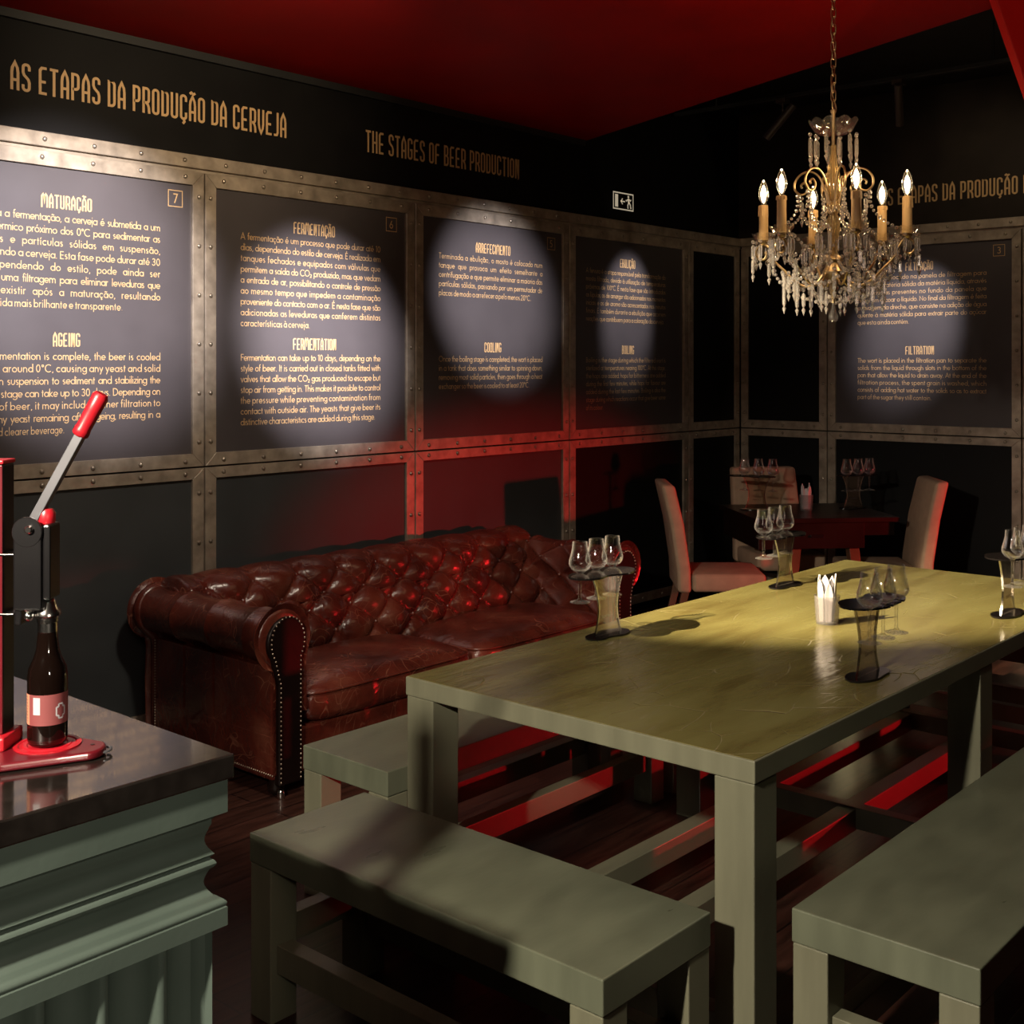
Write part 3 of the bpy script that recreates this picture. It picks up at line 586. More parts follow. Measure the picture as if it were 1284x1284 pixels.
# ---- track lights at the far end
tr = thing('lighting_track', 'black ceiling lighting track in front of the end wall', 'lighting track', (6.48, 3.2, 3.2))
MB().box(-0.018, 0.018, -1.2, 1.1, 0, 0.02).build('rail', M['black'], tr)
for y in (-0.9, 0.0, 0.8): MB().lathe([(0.004, 0.02), (0.004, 0.24)], 8, Matrix.Translation((0, y, 0))).build('hanger', M['black'], tr)
def tracklight(label, x, y, aim):
    t = thing('track_light', label, 'spotlight', (x, y, 3.2), 0, 'track spotlights')
    MB().box(-0.03, 0.03, -0.03, 0.03, -0.028, -0.001).build('adapter', M['trackblack'], t)
    MB().lathe([(0.005, -0.1), (0.005, -0.028)], 8).build('stem', M['trackblack'], t)
    d = (Vector(aim) - Vector((x, y, 3.08))).normalized(); rot = d.to_track_quat('Z', 'Y').to_matrix().to_4x4()
    mb = MB().lathe([(0.020, -0.10), (0.0235, -0.097), (0.0235, 0.15), (0.020, 0.152), (0.018, 0.12), (1e-5, 0.12)], 20, Matrix.Translation((0, 0, -0.115)) @ rot)
    mb.build('housing', M['trackblack'], t, smooth=True)
tracklight('black cylindrical track spotlight tilted left towards the long wall', 6.48, 3.54, (6.35, 4.58, 1.98))
tracklight('black cylindrical track spotlight hanging straight, right of the chandelier chain', 6.48, 2.82, (7.75, 3.30, 1.3))
# ------------------------------------------------------------------ large table
def slab(mb, x0, x1, y0, y1, z0, z1): return mb.box(x0, x1, y0, y1, z0, z1)
tb = thing('dining_table', 'long olive green painted communal table with varnished scratched top', 'table', (2.30, 1.324, 0))
LX, LY = 2.67, 1.086
MB().box(0, LX, 0, LY, 0.698, 0.749).build('tabletop', M['green'], tb, bevel=0.003)
MB().box(0.004, LX - 0.004, 0.004, LY - 0.004, 0.7491, 0.7501).build('varnished_surface', M['top'], tb)
def leg_at(parent, x, y, s, h, m=M['green'], s2=None):
    return MB().box(0, s, 0, s2 or s, 0, h).build('leg', m, parent, (x, y, 0), bevel=0.003)
for x in (0.003, 1.33, LX - 0.103):
    for y in (0.003, LY - 0.103): leg_at(tb, x, y, 0.10, 0.697)
for y in (0.44, 0.75): MB().box(0.06, LX - 0.06, y, y + 0.06, 0.08, 0.15).build('stretcher', M['green'], tb, bevel=0.002)
for x in (0.03, 1.415, LX - 0.08): MB().box(x, x + 0.05, 0.104, LY - 0.104, 0.085, 0.155).build('stretcher', M['green'], tb, bevel=0.002)
# ------------------------------------------------------------------ benches
def bench(label, x0, x1, y0, y1):
    lx, ly = x1 - x0, y1 - y0
    t = thing('bench', label, 'bench', (x0, y0, 0), 0, 'olive green benches around the long table')
    MB().box(0, lx, 0, ly, 0.378, 0.45).build('seat', M['greent'], t, bevel=0.003)
    for x in (0.002, lx - 0.082):
        for y in (0.002, ly - 0.082): leg_at(t, x, y, 0.08, 0.377)
    longx = lx > ly
    for s in (0, 1):
        if longx:
            y = 0.02 if s == 0 else ly - 0.065
            MB().box(0.083, lx - 0.083, y, y + 0.045, 0.12, 0.19).build('stretcher', M['green'], t, bevel=0.002)
            x = 0.02 if s == 0 else lx - 0.065
            MB().box(x, x + 0.045, 0.083, ly - 0.083, 0.17, 0.24).build('stretcher', M['green'], t, bevel=0.002)
        else:
            x = 0.02 if s == 0 else lx - 0.065
            MB().box(x, x + 0.045, 0.083, ly - 0.083, 0.12, 0.19).build('stretcher', M['green'], t, bevel=0.002)
            y = 0.02 if s == 0 else ly - 0.065
            MB().box(0.083, lx - 0.083, y, y + 0.045, 0.17, 0.24).build('stretcher', M['green'], t, bevel=0.002)
    return t
bench('olive green bench across the near end of the long table, beside the counter', 1.812, 2.19, 1.365, 2.455)
bench('olive green bench in the right foreground along the near right side of the table', 2.32, 3.84, 0.848, 1.247)
bench('olive green bench between the near end of the table and the leather sofa', 2.338, 3.73, 2.524, 2.90)
bench('olive green bench mostly hidden behind the table, further along the sofa side', 3.79, 5.10, 2.524, 2.90)
bench('olive green bench across the far end of the table, seen between its legs', 5.12, 5.50, 1.40, 2.42)
# ------------------------------------------------------------------ chesterfield sofa
SX0, SX1, SY0, SY1 = 2.655, 5.10, 3.59, 4.50
sofa = thing('chesterfield_sofa', 'worn brown leather button tufted chesterfield sofa against the panelled wall', 'sofa', (0, 0, 0))
def sd(mb, name, m, parent=sofa, **k): return mb.build(name, m, parent, **k)
def tuft(p, q_, amt=1.0):
    a = abs(math.sin(PI * p)); b = abs(math.sin(PI * q_))
    return amt * ((a * b) ** 0.42)
# base
MB().box(SX0 + 0.12, SX1 - 0.12, SY0 + 0.03, SY1 - 0.08, 0.06, 0.235).build('base', M['leather'], sofa, bevel=0.012)
# back: profile in (y, z), tufted
def back_profile():
    pr = [(4.105, 0.30), (4.125, 0.42), (4.155, 0.50), (4.185, 0.555)]
    cy, cz, r = 4.335, 0.578, 0.122
    pr += [(cy + r * math.cos(math.radians(a)), cz + r * math.sin(math.radians(a))) for a in range(190, -66, -12)]
    pr += [(4.445, 0.40), (4.45, 0.10)]
    return pr
def resample(pr, n):
    L = [0]
    for i in range(1, len(pr)): L.append(L[-1] + math.dist(pr[i], pr[i - 1]))
    out = []
    for k in range(n):
        s = L[-1] * k / (n - 1); i = 1
        while i < len(L) - 1 and L[i] < s: i += 1
        t = (s - L[i - 1]) / (L[i] - L[i - 1] + 1e-9)
        out.append((pr[i - 1][0] + (pr[i][0] - pr[i - 1][0]) * t, pr[i - 1][1] + (pr[i][1] - pr[i - 1][1]) * t))
    return out, L[-1]
def tufted(name, pr, u0, u1, nu, ns, axis, pu, ps, s0, s1, amt, s_lo, s_hi, parent, side=1, pleat_amt=0.004, edge=0.03):
    """surface swept along u; tufted between arc lengths s_lo..s_hi, pleated beyond"""
    P, Lg = resample(pr, ns); mb = MB(); pts = []; btn = []
    def nrm(j):
        a = P[max(j - 1, 0)]; b = P[min(j + 1, ns - 1)]
        ty, tz = b[0] - a[0], b[1] - a[1]; l = math.hypot(ty, tz) or 1
        return (-tz / l * side, ty / l * side)
    for i in range(nu):
        u = u0 + (u1 - u0) * i / (nu - 1)
        e = min(1.0, min(i, nu - 1 - i) / (nu - 1) * abs(u1 - u0) / edge); e = math.sqrt(max(0, 1 - (1 - e) ** 2))
        for j in range(ns):
            s = Lg * j / (ns - 1)
            U = (u - u0) / pu; V = (s - s_lo) / ps
            if s <= s_hi + ps * 0.5: 
                d = tuft((U + V) / 2, (U - V) / 2, amt)
            else: d = 0
            if s > s_hi - ps * 0.2:
                k = min(1, (s - s_hi + ps * 0.2) / (ps * 0.7))
                pl = pleat_amt * 2.2 * (abs(math.sin(PI * U / 2 + (0 if (round((s_hi - s_lo) / ps) % 2 == 0) else PI / 2))) ** 0.4)
                d = d * (1 - k) + (pl + amt * 0.35) * k
            n = nrm(j); y, z = P[j][0] + n[0] * d * e - n[0] * (1 - e) * 0.012, P[j][1] + n[1] * d * e - n[1] * (1 - e) * 0.012
            pts.append((u, y, z) if axis == 'x' else (y, u, z))
    mb.grid(pts, nu, ns)
    o = mb.build(name, M['leather'], parent, smooth=180)
    # buttons at even U+V lattice points
    bt = None; r = 0
    while s_lo + r * ps <= s_hi + 1e-6:
        s = s_lo + r * ps; j = min(ns - 1, int(round(s / Lg * (ns - 1)))); n = nrm(j)
        k = r % 2
        while k * pu < (u1 - u0) - 0.04:
            if k * pu > 0.04:
                u = u0 + k * pu; y, z = P[j][0] + n[0] * 0.004, P[j][1] + n[1] * 0.004
                c = (u, y, z) if axis == 'x' else (y, u, z)
                if bt is None:
                    bt = MB().ball((0, 0, 0), 0.0105, 10, 6).build('button', M['leather'], o, c, smooth=180)
                else:
                    b2 = bt.copy(); COL.objects.link(b2); b2.parent = o; b2.location = c
            k += 2
        r += 1
    return o
PU = 0.118
tufted('back', back_profile(), SX0 + 0.15, SX1 - 0.13, 260, 120, 'x', PU, 0.098, 0, 0, 0.050, 0.135, 0.135 + 0.098 * 3, sofa, side=1, pleat_amt=0.010)
for x_ in (SX0 + 0.148, SX1 - 0.158):
    MB().prism(back_profile(), 0, 0.03, Matrix(((0, 0, 1, x_), (1, 0, 0, 0), (0, 1, 0, 0), (0, 0, 0, 1)))).build('back_end', M['leather'], sofa, bevel=0.008, seg=2, smooth=60)
# arms: roll profile in (x, z), inner side tufted, outer side pleated
def arm(xc, sgn, label):
    r = 0.118; cz = 0.590
    inner = xc + sgn * 0.10
    pr = [(inner, 0.30), (inner, 0.42), (inner - sgn * 0.004, 0.50)]
    a0 = 0
    for a in range(-20, 231, 10):
        pr.append((xc + sgn * r * math.cos(math.radians(a)), cz + r * math.sin(math.radians(a))))
    outer = xc - sgn * 0.030
    pr += [(outer - sgn * 0.006, cz - r * 0.93), (outer, 0.44), (outer - sgn * 0.004, 0.30), (outer, 0.085)]
    o = tufted('arm', pr, SY0 + 0.012, 4.46, 100, 110, 'y', 0.118, 0.085, 0, 0, 0.032, 0.135, 0.135 + 0.085 * 3, sofa, side=1 if sgn > 0 else -1, pleat_amt=0.007)
    # front facing: keyhole shaped panel with nail trim
    out = [(xc + sgn * 0.082, 0.045), (xc + sgn * 0.082, 0.42)]
    out += [(xc + sgn * (0.012 + 0.092 * math.cos(math.radians(a))), cz - 0.012 + 0.092 * math.sin(math.radians(a))) for a in range(-40, 226, 10)]
    out += [(xc - sgn * 0.028, 0.42), (xc - sgn * 0.028, 0.045)]
    if sgn < 0: out = out[::-1]
    cap_ = [(xc + sgn * 0.098, 0.10), (xc + sgn * 0.098, 0.45)] + [(xc + 0.113 * sgn * math.cos(math.radians(a)), cz + 0.113 * math.sin(math.radians(a))) for a in range(-25, 231, 10)] + [(xc - sgn * 0.028, 0.46), (xc - sgn * 0.028, 0.10)]
    for y_ in (SY0 + 0.062, 4.46):
        MB().prism(cap_ if sgn > 0 else cap_[::-1], 0, 0.05, Matrix.Translation((0, y_, 0)) @ Matrix.Rotation(PI / 2, 4, 'X')).build('arm_cap', M['leather'], sofa, bevel=0.022, seg=4, smooth=60)
    T = Matrix.Translation((0, SY0 + 0.03, 0)) @ Matrix.Rotation(PI / 2, 4, 'X')
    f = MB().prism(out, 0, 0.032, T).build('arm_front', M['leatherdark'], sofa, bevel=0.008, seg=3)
    nm = MB(); k = 0
    pts, Lg = resample([(x + (xc + sgn * 0.02 - x) * 0.16, z if z > 0.1 else 0.06) for x, z in out], 76)
    for x, z in pts: nm.ball((x, SY0 - 0.003, z), 0.0042, 6, 4)
    nm.build('nailhead_trim', M['nail'], f, smooth=180)
    # outer side panel
    xo = outer - sgn * 0.004
    sp = MB()
    for y0, y1 in ((SY0 + 0.035, SY0 + 0.40), (SY0 + 0.404, SY0 + 0.60), (SY0 + 0.604, SY0 + 0.80)):
        sp.box(min(xo, xo + sgn * 0.03), max(xo, xo + sgn * 0.03), y0, y1, 0.085, 0.48)
    s_ = sp.build('side_panel', M['leather'], sofa, bevel=0.006)
    nm = MB()
    for i in range(34): nm.ball((xo - sgn * 0.001, SY0 + 0.812, 0.09 + i * 0.0115), 0.0042, 6, 4)
    for i in range(62): nm.ball((xo - sgn * 0.001, SY0 + 0.03 + i * 0.0128, 0.082), 0.0042, 6, 4)
    nm.build('nailhead_trim', M['nail'], s_, smooth=180)
    return o
arm(SX0 + 0.155, 1, ''); arm(SX1 - 0.125, -1, '')
def cushion(x0, x1):
    nu, nv = 44, 40; pts = []; y0, y1 = SY0 + 0.0, 4.135
    def sup(t): return math.copysign(abs(t) ** 0.75, t)
    n_ring = 30; mb = MB()
    # superellipse body: plan rounded box, crowned top
    rows = 18; lon = 72
    for i in range(rows + 1):
        ph = -PI / 2 + PI * i / rows
        for j in range(lon):
            th = 2 * PI * j / lon
            cp = abs(math.cos(ph)) ** 0.28; 
            ct = math.copysign(abs(math.cos(th)) ** 0.28, math.cos(th)); st = math.copysign(abs(math.sin(th)) ** 0.28, math.sin(th))
            x = (x0 + x1) / 2 + (x1 - x0) / 2 * cp * ct; y = (y0 + y1) / 2 + (y1 - y0) / 2 * cp * st
            sz = math.copysign(abs(math.sin(ph)) ** 0.6, math.sin(ph))
            cr = 1 - ((x - (x0 + x1) / 2) / ((x1 - x0) / 2)) ** 2; dr = 1 - ((y - (y0 + y1) / 2) / ((y1 - y0) / 2)) ** 2
            z = 0.297 + 0.074 * sz + (0.050 * max(0, cr) ** 0.7 * max(0, dr) ** 0.7 if sz > 0 else 0)
            pts.append((x, y, z))
    mb.grid([pts[i * lon + j] for j in range(lon) for i in range(rows + 1)], lon, rows + 1, True)
    c = mb.build('seat_cushion', M['leather'], sofa, smooth=180)
    pp = []
    for j in range(lon):
        th = 2 * PI * j / lon
        ct = math.copysign(abs(math.cos(th)) ** 0.28, math.cos(th)); st = math.copysign(abs(math.sin(th)) ** 0.28, math.sin(th))
        pp.append(((x0 + x1) / 2 + (x1 - x0) / 2 * 0.985 * ct, (y0 + y1) / 2 + (y1 - y0) / 2 * 0.985 * st, 0.350))
    MB().tube(pp, 0.006, 6, True).build('piping', M['leather'], c, smooth=180)
XM = (SX0 + SX1) / 2
cushion(SX0 + 0.262, XM - 0.003); cushion(XM + 0.003, SX1 - 0.25)
for x in (SX0 + 0.16, SX1 - 0.16):
    for y in (SY0 + 0.06, SY1 - 0.16):
        MB().lathe([(0.016, 0), (0.03, 0.012), (0.034, 0.03), (0.026, 0.05), (0.03, 0.062)], 16, Matrix.Translation((x, y, 0))).build('foot', M['darkwood'], sofa, smooth=True)
        MB().lathe([(0.012, 0), (0.014, 0.006), (0.014, 0.022), (0.01, 0.03)], 14, Matrix.Translation((x - 0.02, y - 0.055, 0.002))).build('caster', M['chrome'], sofa, smooth=True)
# ------------------------------------------------------------------ bar counter
ct = thing('bar_counter', 'grey green bar counter with fluted front and polished dark stone top', 'counter', (0, 0, 0))
CXr, CYf = 1.023, 1.437
MB().box(-0.4, 1.03, 1.43, 2.7, 1.015, 1.05).build('countertop', M['stone'], ct, bevel=0.003)
def sweep_profile(mb, prof, xl, yb):
    """closed profile (offset outwards, z) swept along the front and round the right hand corner"""
    n = len(prof); pts = []
    for o_, z in prof: pts.append((xl, CYf - o_, z))
    for o_, z in prof: pts.append((CXr + o_, CYf - o_, z))
    for o_, z in prof: pts.append((CXr + o_, yb, z))
    fs = []
    for k in range(2):
        for i in range(n - 1):
            a = k * n + i; fs.append((a, a + 1, a + 1 + n, a + n))
    return mb.add(pts, fs)
pf = [(-0.06, 1.0145), (0.0, 1.0145), (0.0, 0.967), (-0.010, 0.964), (-0.016, 0.957), (-0.016, 0.951), (-0.019, 0.945)]
cove = lambda o0, z0, o1, z1, bow, n=8: [(o0 + (o1 - o0) * i / n - bow * math.sin(PI * i / n), z0 + (z1 - z0) * i / n) for i in range(n + 1)]
pf += cove(-0.019, 0.943, -0.013, 0.908, 0.007) + cove(-0.018, 0.903, -0.018, 0.886, -0.007, 6) + cove(-0.020, 0.882, -0.013, 0.848, 0.007)
pf += cove(-0.008, 0.846, -0.002, 0.834, -0.004, 5) + [(0.0, 0.832), (0.0, 0.806), (-0.008, 0.803), (-0.030, 0.800), (-0.06, 0.800)]
sweep_profile(MB(), pf, -0.4, 2.65).build('cornice', M['counter'], ct, smooth=35)
fl = MB(); pts = []
N = 240
def flute(u):
    t = (u / 0.088) % 1.0
    return -0.018 + (0.009 * math.sqrt(max(0, 1 - ((t - 0.12) / 0.12) ** 2)) if t < 0.24 else -0.024 * math.sin(PI * (t - 0.24) / 0.76) ** 0.6)
col2 = []
for i in range(N + 1):
    u = -0.4 + (CXr - 0.018 + 0.4) * i / N
    o_ = flute(CXr - u); col2.append((u, CYf - o_))
col2.append((CXr - 0.018, CYf + 0.018))
for i in range(1, N + 1):
    v = CYf + 0.018 + 1.1 * i / N; col2.append((CXr + flute(v - CYf), v))
for x, y in col2: pts += [(x, y, 0.06), (x, y, 0.802)]
fl.grid(pts, len(col2), 2).build('fluted_panel', M['counter'], ct, smooth=50)
MB().box(-0.4, CXr - 0.005, CYf + 0.005, 2.65, 0.0, 0.07).build('plinth', M['counter'], ct, bevel=0.004)
# ------------------------------------------------------------------ bottle capping machine
mc = thing('bottle_capper', 'red and black bench bottle capping machine with raised red handled lever on the counter', 'bottle capper', (0.853, 1.628, 1.05), math.atan2(-0.7513, 0.66))
# local x points right across the view, local y away from it
bp = [(-0.20, -0.118), (-0.10, -0.108), (-0.03, -0.085)] + [(0.062 + 0.022 * math.cos(math.radians(a)), -0.008 + 0.030 * math.sin(math.radians(a))) for a in range(-70, 80, 10)] + [(-0.01, 0.056), (-0.10, 0.075), (-0.20, 0.08)]
bs = MB().prism(bp, 0.0012, 0.013).build('base_plate', M['red'], mc, bevel=0.004, seg=3)
MB().lathe([(1e-5, 0.0132), (0.046, 0.0132), (0.046, 0.0148), (0.040, 0.0152), (0.038, 0.014), (0.034, 0.014), (0.032, 0.0152), (0.028, 0.0152), (0.026, 0.014), (0.012, 0.014), (1e-5, 0.014)], 36).build('bottle_seat', M['redplastic'], bs, smooth=30)
MB().tube([(0.080 + 0.010 * math.cos(math.radians(a)), 0.012 * math.sin(math.radians(a)), 0.006) for a in range(-90, 91, 15)], 0.002, 6).build('wire_loop', M['steel'], bs, smooth=True)
MB().lathe([(1e-5, 0.0134), (0.003, 0.0134), (0.003, 0.0128)], 10, Matrix.Translation((0.064, 0, 0.0005))).build('screw', M['machblack'], bs)
cb = MB().box(-0.110, -0.048, -0.034, 0.034, 0.0125, 0.032).build('column_foot', M['redplastic'], mc, bevel=0.003)
MB().box(-0.104, -0.057, -0.014, 0.024, 0.031, 0.412).build('column', M['machblack'], mc, bevel=0.002)
MB().box(-0.106, -0.0572, -0.0172, -0.0142, 0.033, 0.411).build('column_front', M['red'], mc, bevel=0.001)
MB().box(-0.108, -0.0555, -0.0180, 0.026, 0.4125, 0.4185).build('column_cap', M['redplastic'], mc, bevel=0.002)
MB().box(-0.110, -0.0402, -0.0190, 0.028, 0.284, 0.287).box(-0.110, -0.0402, -0.0190, 0.028, 0.200, 0.203).build('carriage_collar', M['machblack'], mc, bevel=0.001)
MB().box(-0.040, 0.000, -0.024, 0.024, 0.208, 0.318).box(0.000, 0.011, -0.020, 0.020, 0.222, 0.328).box(-0.040, -0.030, -0.02, 0.02, 0.186, 0.21).build('press_head', M['machblack'], mc, bevel=0.003)
pv = MB()
for y in (-0.0245, 0.0195):
    pv.lathe([(0.0215, 0), (0.0215, 0.005)], 24, Matrix.Translation((-0.020, y + 0.005, 0.318)) @ Matrix.Rotation(PI / 2, 4, 'X'))
pv.build('pivot_bracket', M['machblack'], mc, bevel=0.001, seg=1)
MB().lathe([(0.006, 0), (0.006, 0.004), (0.004, 0.006)], 12, Matrix.Translation((-0.016, -0.0243, 0.322)) @ Matrix.Rotation(PI / 2, 4, 'X')).build('pivot_bolt', M['chrome'], mc, smooth=True)
kn = MB().lathe([(0.011, 0), (0.0125, 0.004), (0.0125, 0.016), (0.009, 0.022), (1e-5, 0.0235)], 14, Matrix.Translation((-0.003, 0.004, 0.326))).build('adjusting_knob', M['redplastic'], mc, smooth=True)
A0 = Vector((-0.022, 0, 0.326)); A1 = Vector((0.045, 0, 0.452)); A2 = Vector((0.079, 0, 0.512))
dv = (A2 - A0).normalized(); rot = dv.to_track_quat('Z', 'Y').to_matrix().to_4x4()
lv = MB().box(-0.008, 0.008, -0.0065, 0.0065, 0, (A2 - A0).length - 0.02, Matrix.Translation(A0) @ rot).build('lever', M['steel'], mc, bevel=0.001)
L_ = (A2 - A1).length
MB().lathe([(0.0095, 0), (0.0125, 0.003), (0.0125, 0.010), (0.0115, 0.014), (0.0120, L_ * 0.6), (0.0125, L_ - 0.006), (0.0095, L_ - 0.001), (1e-5, L_)], 8, Matrix.Translation(A1) @ rot).build('grip', M['redplastic'], lv, smooth=50)
MB().lathe([(0.0165, 0.196), (0.0185, 0.198), (0.0180, 0.203), (0.0135, 0.209), (0.0115, 0.217), (0.009, 0.221), (0.007, 0.222)], 20, Matrix.Translation((0, 0, 0.0))).build('capping_bell', M['chrome'], mc, smooth=True)
cl = MB()
for x, z, r in ((-0.022, 0.212, 0.008), (-0.021, 0.199, 0.0075)): cl.ball((x, -0.014, z), r, 12, 8, (1, 1.2, 1.1))
cl.build('clamp_screw', M['chrome'], mc, smooth=True)
# bottle
bt = thing('beer_bottle', 'dark brown beer bottle with burgundy label standing in the capping machine', 'bottle', (0.853, 1.628, 1.0655), math.atan2(-0.7513, 0.66))
MB().lathe([(0.022, 0), (0.026, 0.003), (0.0272, 0.008), (0.0272, 0.095), (0.0255, 0.108), (0.019, 0.122), (0.0155, 0.134), (0.0135, 0.155), (0.0125, 0.170), (0.0125, 0.172)], 32).build('glass_body', M['bottle'], bt, smooth=True)
MB().lathe([(0.0135, 0.1722), (0.0145, 0.173), (0.0148, 0.178), (0.0125, 0.1795), (0.0125, 0.181)], 24).build('crown_cap', M['chrome'], bt, smooth=True)
MB().lathe([(0.0127, 0.158), (0.0137, 0.159), (0.0133, 0.1715), (0.0126, 0.1718)], 24).build('neck_ring', M['chrome'], bt, smooth=True)
def wrap(a0, a1, z0, z1, r, n=16):
    pts = []
    for i in range(n + 1):
        a = math.radians(a0 + (a1 - a0) * i / n)
        pts += [(r * math.cos(a), r * math.sin(a), z0), (r * math.cos(a), r * math.sin(a), z1)]
    return MB().grid(pts, n + 1, 2)
lb = wrap(-215, 20, 0.0315, 0.0745, 0.02745, 40).build('label', M['label'], bt, smooth=True)
wrap(-180, -128, 0.0318, 0.0742, 0.02755).build('label_strip', M['labelside'], lb, smooth=True)
wrap(-112, -90, 0.047, 0.071, 0.0276).build('label_patch', M['white'], lb, smooth=True)
emb = MB()
def ongl(pts, hw, r=0.0277):
    ribbon(emb, pts, hw, lambda a, z: (r * math.cos(math.radians(a)), r * math.sin(math.radians(a)), z))
class _K: pass
er = 0.0277
def ep(d, z): a = math.radians(-30 + d); return (er * math.cos(a), er * math.sin(a), z)
out_ = [(-7, 0.040), (-7, 0.044), (-14, 0.044), (-14, 0.056), (-7, 0.056), (-7, 0.060), (7, 0.060), (7, 0.056), (14, 0.056), (14, 0.044), (7, 0.044), (7, 0.040), (-7, 0.040)]
for i in range(len(out_) - 1):
    (a, z), (b, y) = out_[i], out_[i + 1]
    k = len(emb.v); w = 0.0011
    if abs(a - b) < 0.1: emb.v += [ep(a - 2.3, z), ep(a + 2.3, z), ep(b + 2.3, y), ep(b - 2.3, y)]
    else: emb.v += [ep(a, z - w), ep(a, z + w), ep(b, y + w), ep(b, y - w)]
    emb.f.append((k, k + 1, k + 2, k + 3))
emb.build('label_emblem', M['white'], lb)
ln = MB()
for i in range(9):
    z = 0.036 + i * 0.0042
    for j in range(5):
        a0 = -174 + j * 8; k = len(ln.v); r_ = 0.02765
        P2 = lambda a, z: (r_ * math.cos(math.radians(a)), r_ * math.sin(math.radians(a)), z)
        a1 = a0 + 4 + (i * 7 + j * 3) % 4
        ln.v += [P2(a0, z), P2(a1, z), P2(a1, z + 0.0012), P2(a0, z + 0.0012)]; ln.f.append((k, k + 1, k + 2, k + 3))
ln.build('label_print', M['ink'], lb)
# ------------------------------------------------------------------ tasting stands and glasses
def kidney(L, Wd, n=48):
    pts = []
    for i in range(n):
        a = 2 * PI * i / n
        x = L / 2 * math.cos(a); y = Wd / 2 * math.sin(a)
        y -= Wd * 0.20 * math.exp(-((x - 0.02) / (L * 0.17)) ** 2) * (1 if y > 0 else -0.35) 
        pts.append((x, y))
    return pts
def tray_outline():
    """rounded two lobed tray with three stem slots cut in from the -y edge"""
    k = [(x + 0.03, y) for x, y in kidney(0.285, 0.15, 72)]
    slots = (-0.085, 0.0, 0.085); hw = 0.0075
    low = sorted([p for p in k if p[1] < 0]); up = sorted([p for p in k if p[1] >= 0], reverse=True)
    def ylow(x):
        for a, b in zip(low, low[1:]):
            if a[0] <= x <= b[0]: t = (x - a[0]) / (b[0] - a[0] + 1e-9); return a[1] + (b[1] - a[1]) * t
        return low[0][1]
    out = []
    ev = [(p[0], 'p', p) for p in low if all(abs(p[0] - s_) > hw + 0.001 for s_ in slots)] + [(s_, 's', s_) for s_ in slots]
    for x, kd, p in sorted(ev, key=lambda e: e[0]):
        if kd == 'p': out.append(p)
        else:
            out += [(p - hw, ylow(p - hw)), (p - hw, -0.047)] + [(p + hw * math.cos(math.radians(a)), -0.045 + hw * math.sin(math.radians(a))) for a in range(160, 10, -25)] + [(p + hw, -0.047), (p + hw, ylow(p + hw))]
    return out + up
STAND = None
def stand(label, x, y, z, rz):
    global STAND
    if STAND is not None:
        t = copy_tree(STAND); t.location = (x, y, z); t.rotation_euler = (0, 0, rz); t['label'] = label; return t
    t = thing('flight_stand', label, 'glass stand', (x, y, z), rz, 'acrylic tasting flight stands')
    MB().prism([(px, py * 0.9) for px, py in kidney(0.20, 0.105)], 0.0008, 0.0065).build('stand_base', M['blackgloss'], t, bevel=0.001, seg=1)
    # hourglass clear upright
    prof = []
    H0, H1 = 0.0067, 0.1975
    hw = lambda t_: 0.047 + 0.033 * abs(2 * t_ - 0.78 - 0.2 * t_) ** 1.7
    ns = 24
    left = [(-hw(i / ns), H0 + (H1 - H0) * i / ns) for i in range(ns + 1)]
    right = [(-x_, z_) for x_, z_ in left][::-1]
    T = Matrix.Translation((0, 0.003, 0)) @ Matrix.Rotation(PI / 2, 4, 'X')
    up = MB().prism(left + right, 0, 0.006, T).build('upright', M['acrylic'], t)
    for side in (left, [(-x_, z_) for x_, z_ in left]):
        pts = []; ed = MB()
        sg_ = 1 if side[0][0] > 0 else -1
        for x_, z_ in side: pts += [(x_ + sg_ * 0.0015, -0.0032, z_), (x_ + sg_ * 0.0015, 0.0032, z_), (x_ - sg_ * 0.003, 0.0032, z_), (x_ - sg_ * 0.003, -0.0032, z_)]
        ed.v = pts
        for i in range(ns):
            for c in range(4): ed.f.append((4 * i + c, 4 * i + (c + 1) % 4, 4 * i + 4 + (c + 1) % 4, 4 * i + 4 + c))
        ed.build('polished_edge', M['acredge'], up)
    et = MB(); fit_text(et, BF, 'Cerveja', -0.024, 0.024, 0.058, 0.018, 0.05, -0.0036); et.build('engraving', M['ink'], up)
    MB().prism(tray_outline(), 0.198, 0.2035).build('tray', M['blackgloss'], t)
    STAND = t
    return t
def glass_mesh():
    out = [(0.0315, 0.0), (0.0318, 0.002), (0.024, 0.0045), (0.009, 0.008), (0.005, 0.014), (0.0045, 0.03), (0.0048, 0.080), (0.006, 0.090), (0.014, 0.096), (0.026, 0.103), (0.0335, 0.114), (0.0350, 0.122), (0.0335, 0.134), (0.0285, 0.152), (0.0245, 0.169), (0.0230, 0.190)]
    inn = [(0.0218, 0.190), (0.0232, 0.169), (0.0272, 0.152), (0.0322, 0.134), (0.0337, 0.122), (0.032, 0.114), (0.024, 0.105), (0.012, 0.1, ), (1e-5, 0.099)]
    return MB().lathe(out + inn, 28, None, True)
GL = None
def glass(label, x, y, z):
    global GL
    if GL is None:
        GL = glass_mesh().build('tasting_glass', M['glass'], None, (x, y, z), smooth=60); o_ = GL
    else:
        o_ = GL.copy(); COL.objects.link(o_); o_.location = (x, y, z)
    return tag(o_, label, 'glass', 'tulip shaped tasting glasses')
def flight(desc, x, y, z, rz, names, n=3):
    stand(desc, x, y, z, rz)
    for i, nm in zip((-1, 0, 1)[:n], names):
        p = Matrix.Rotation(rz, 3, 'Z') @ Vector((i * 0.085, -0.045, 0))
        glass(nm, x + p.x, y + p.y, z + 0.1115)
TZ = 0.7503
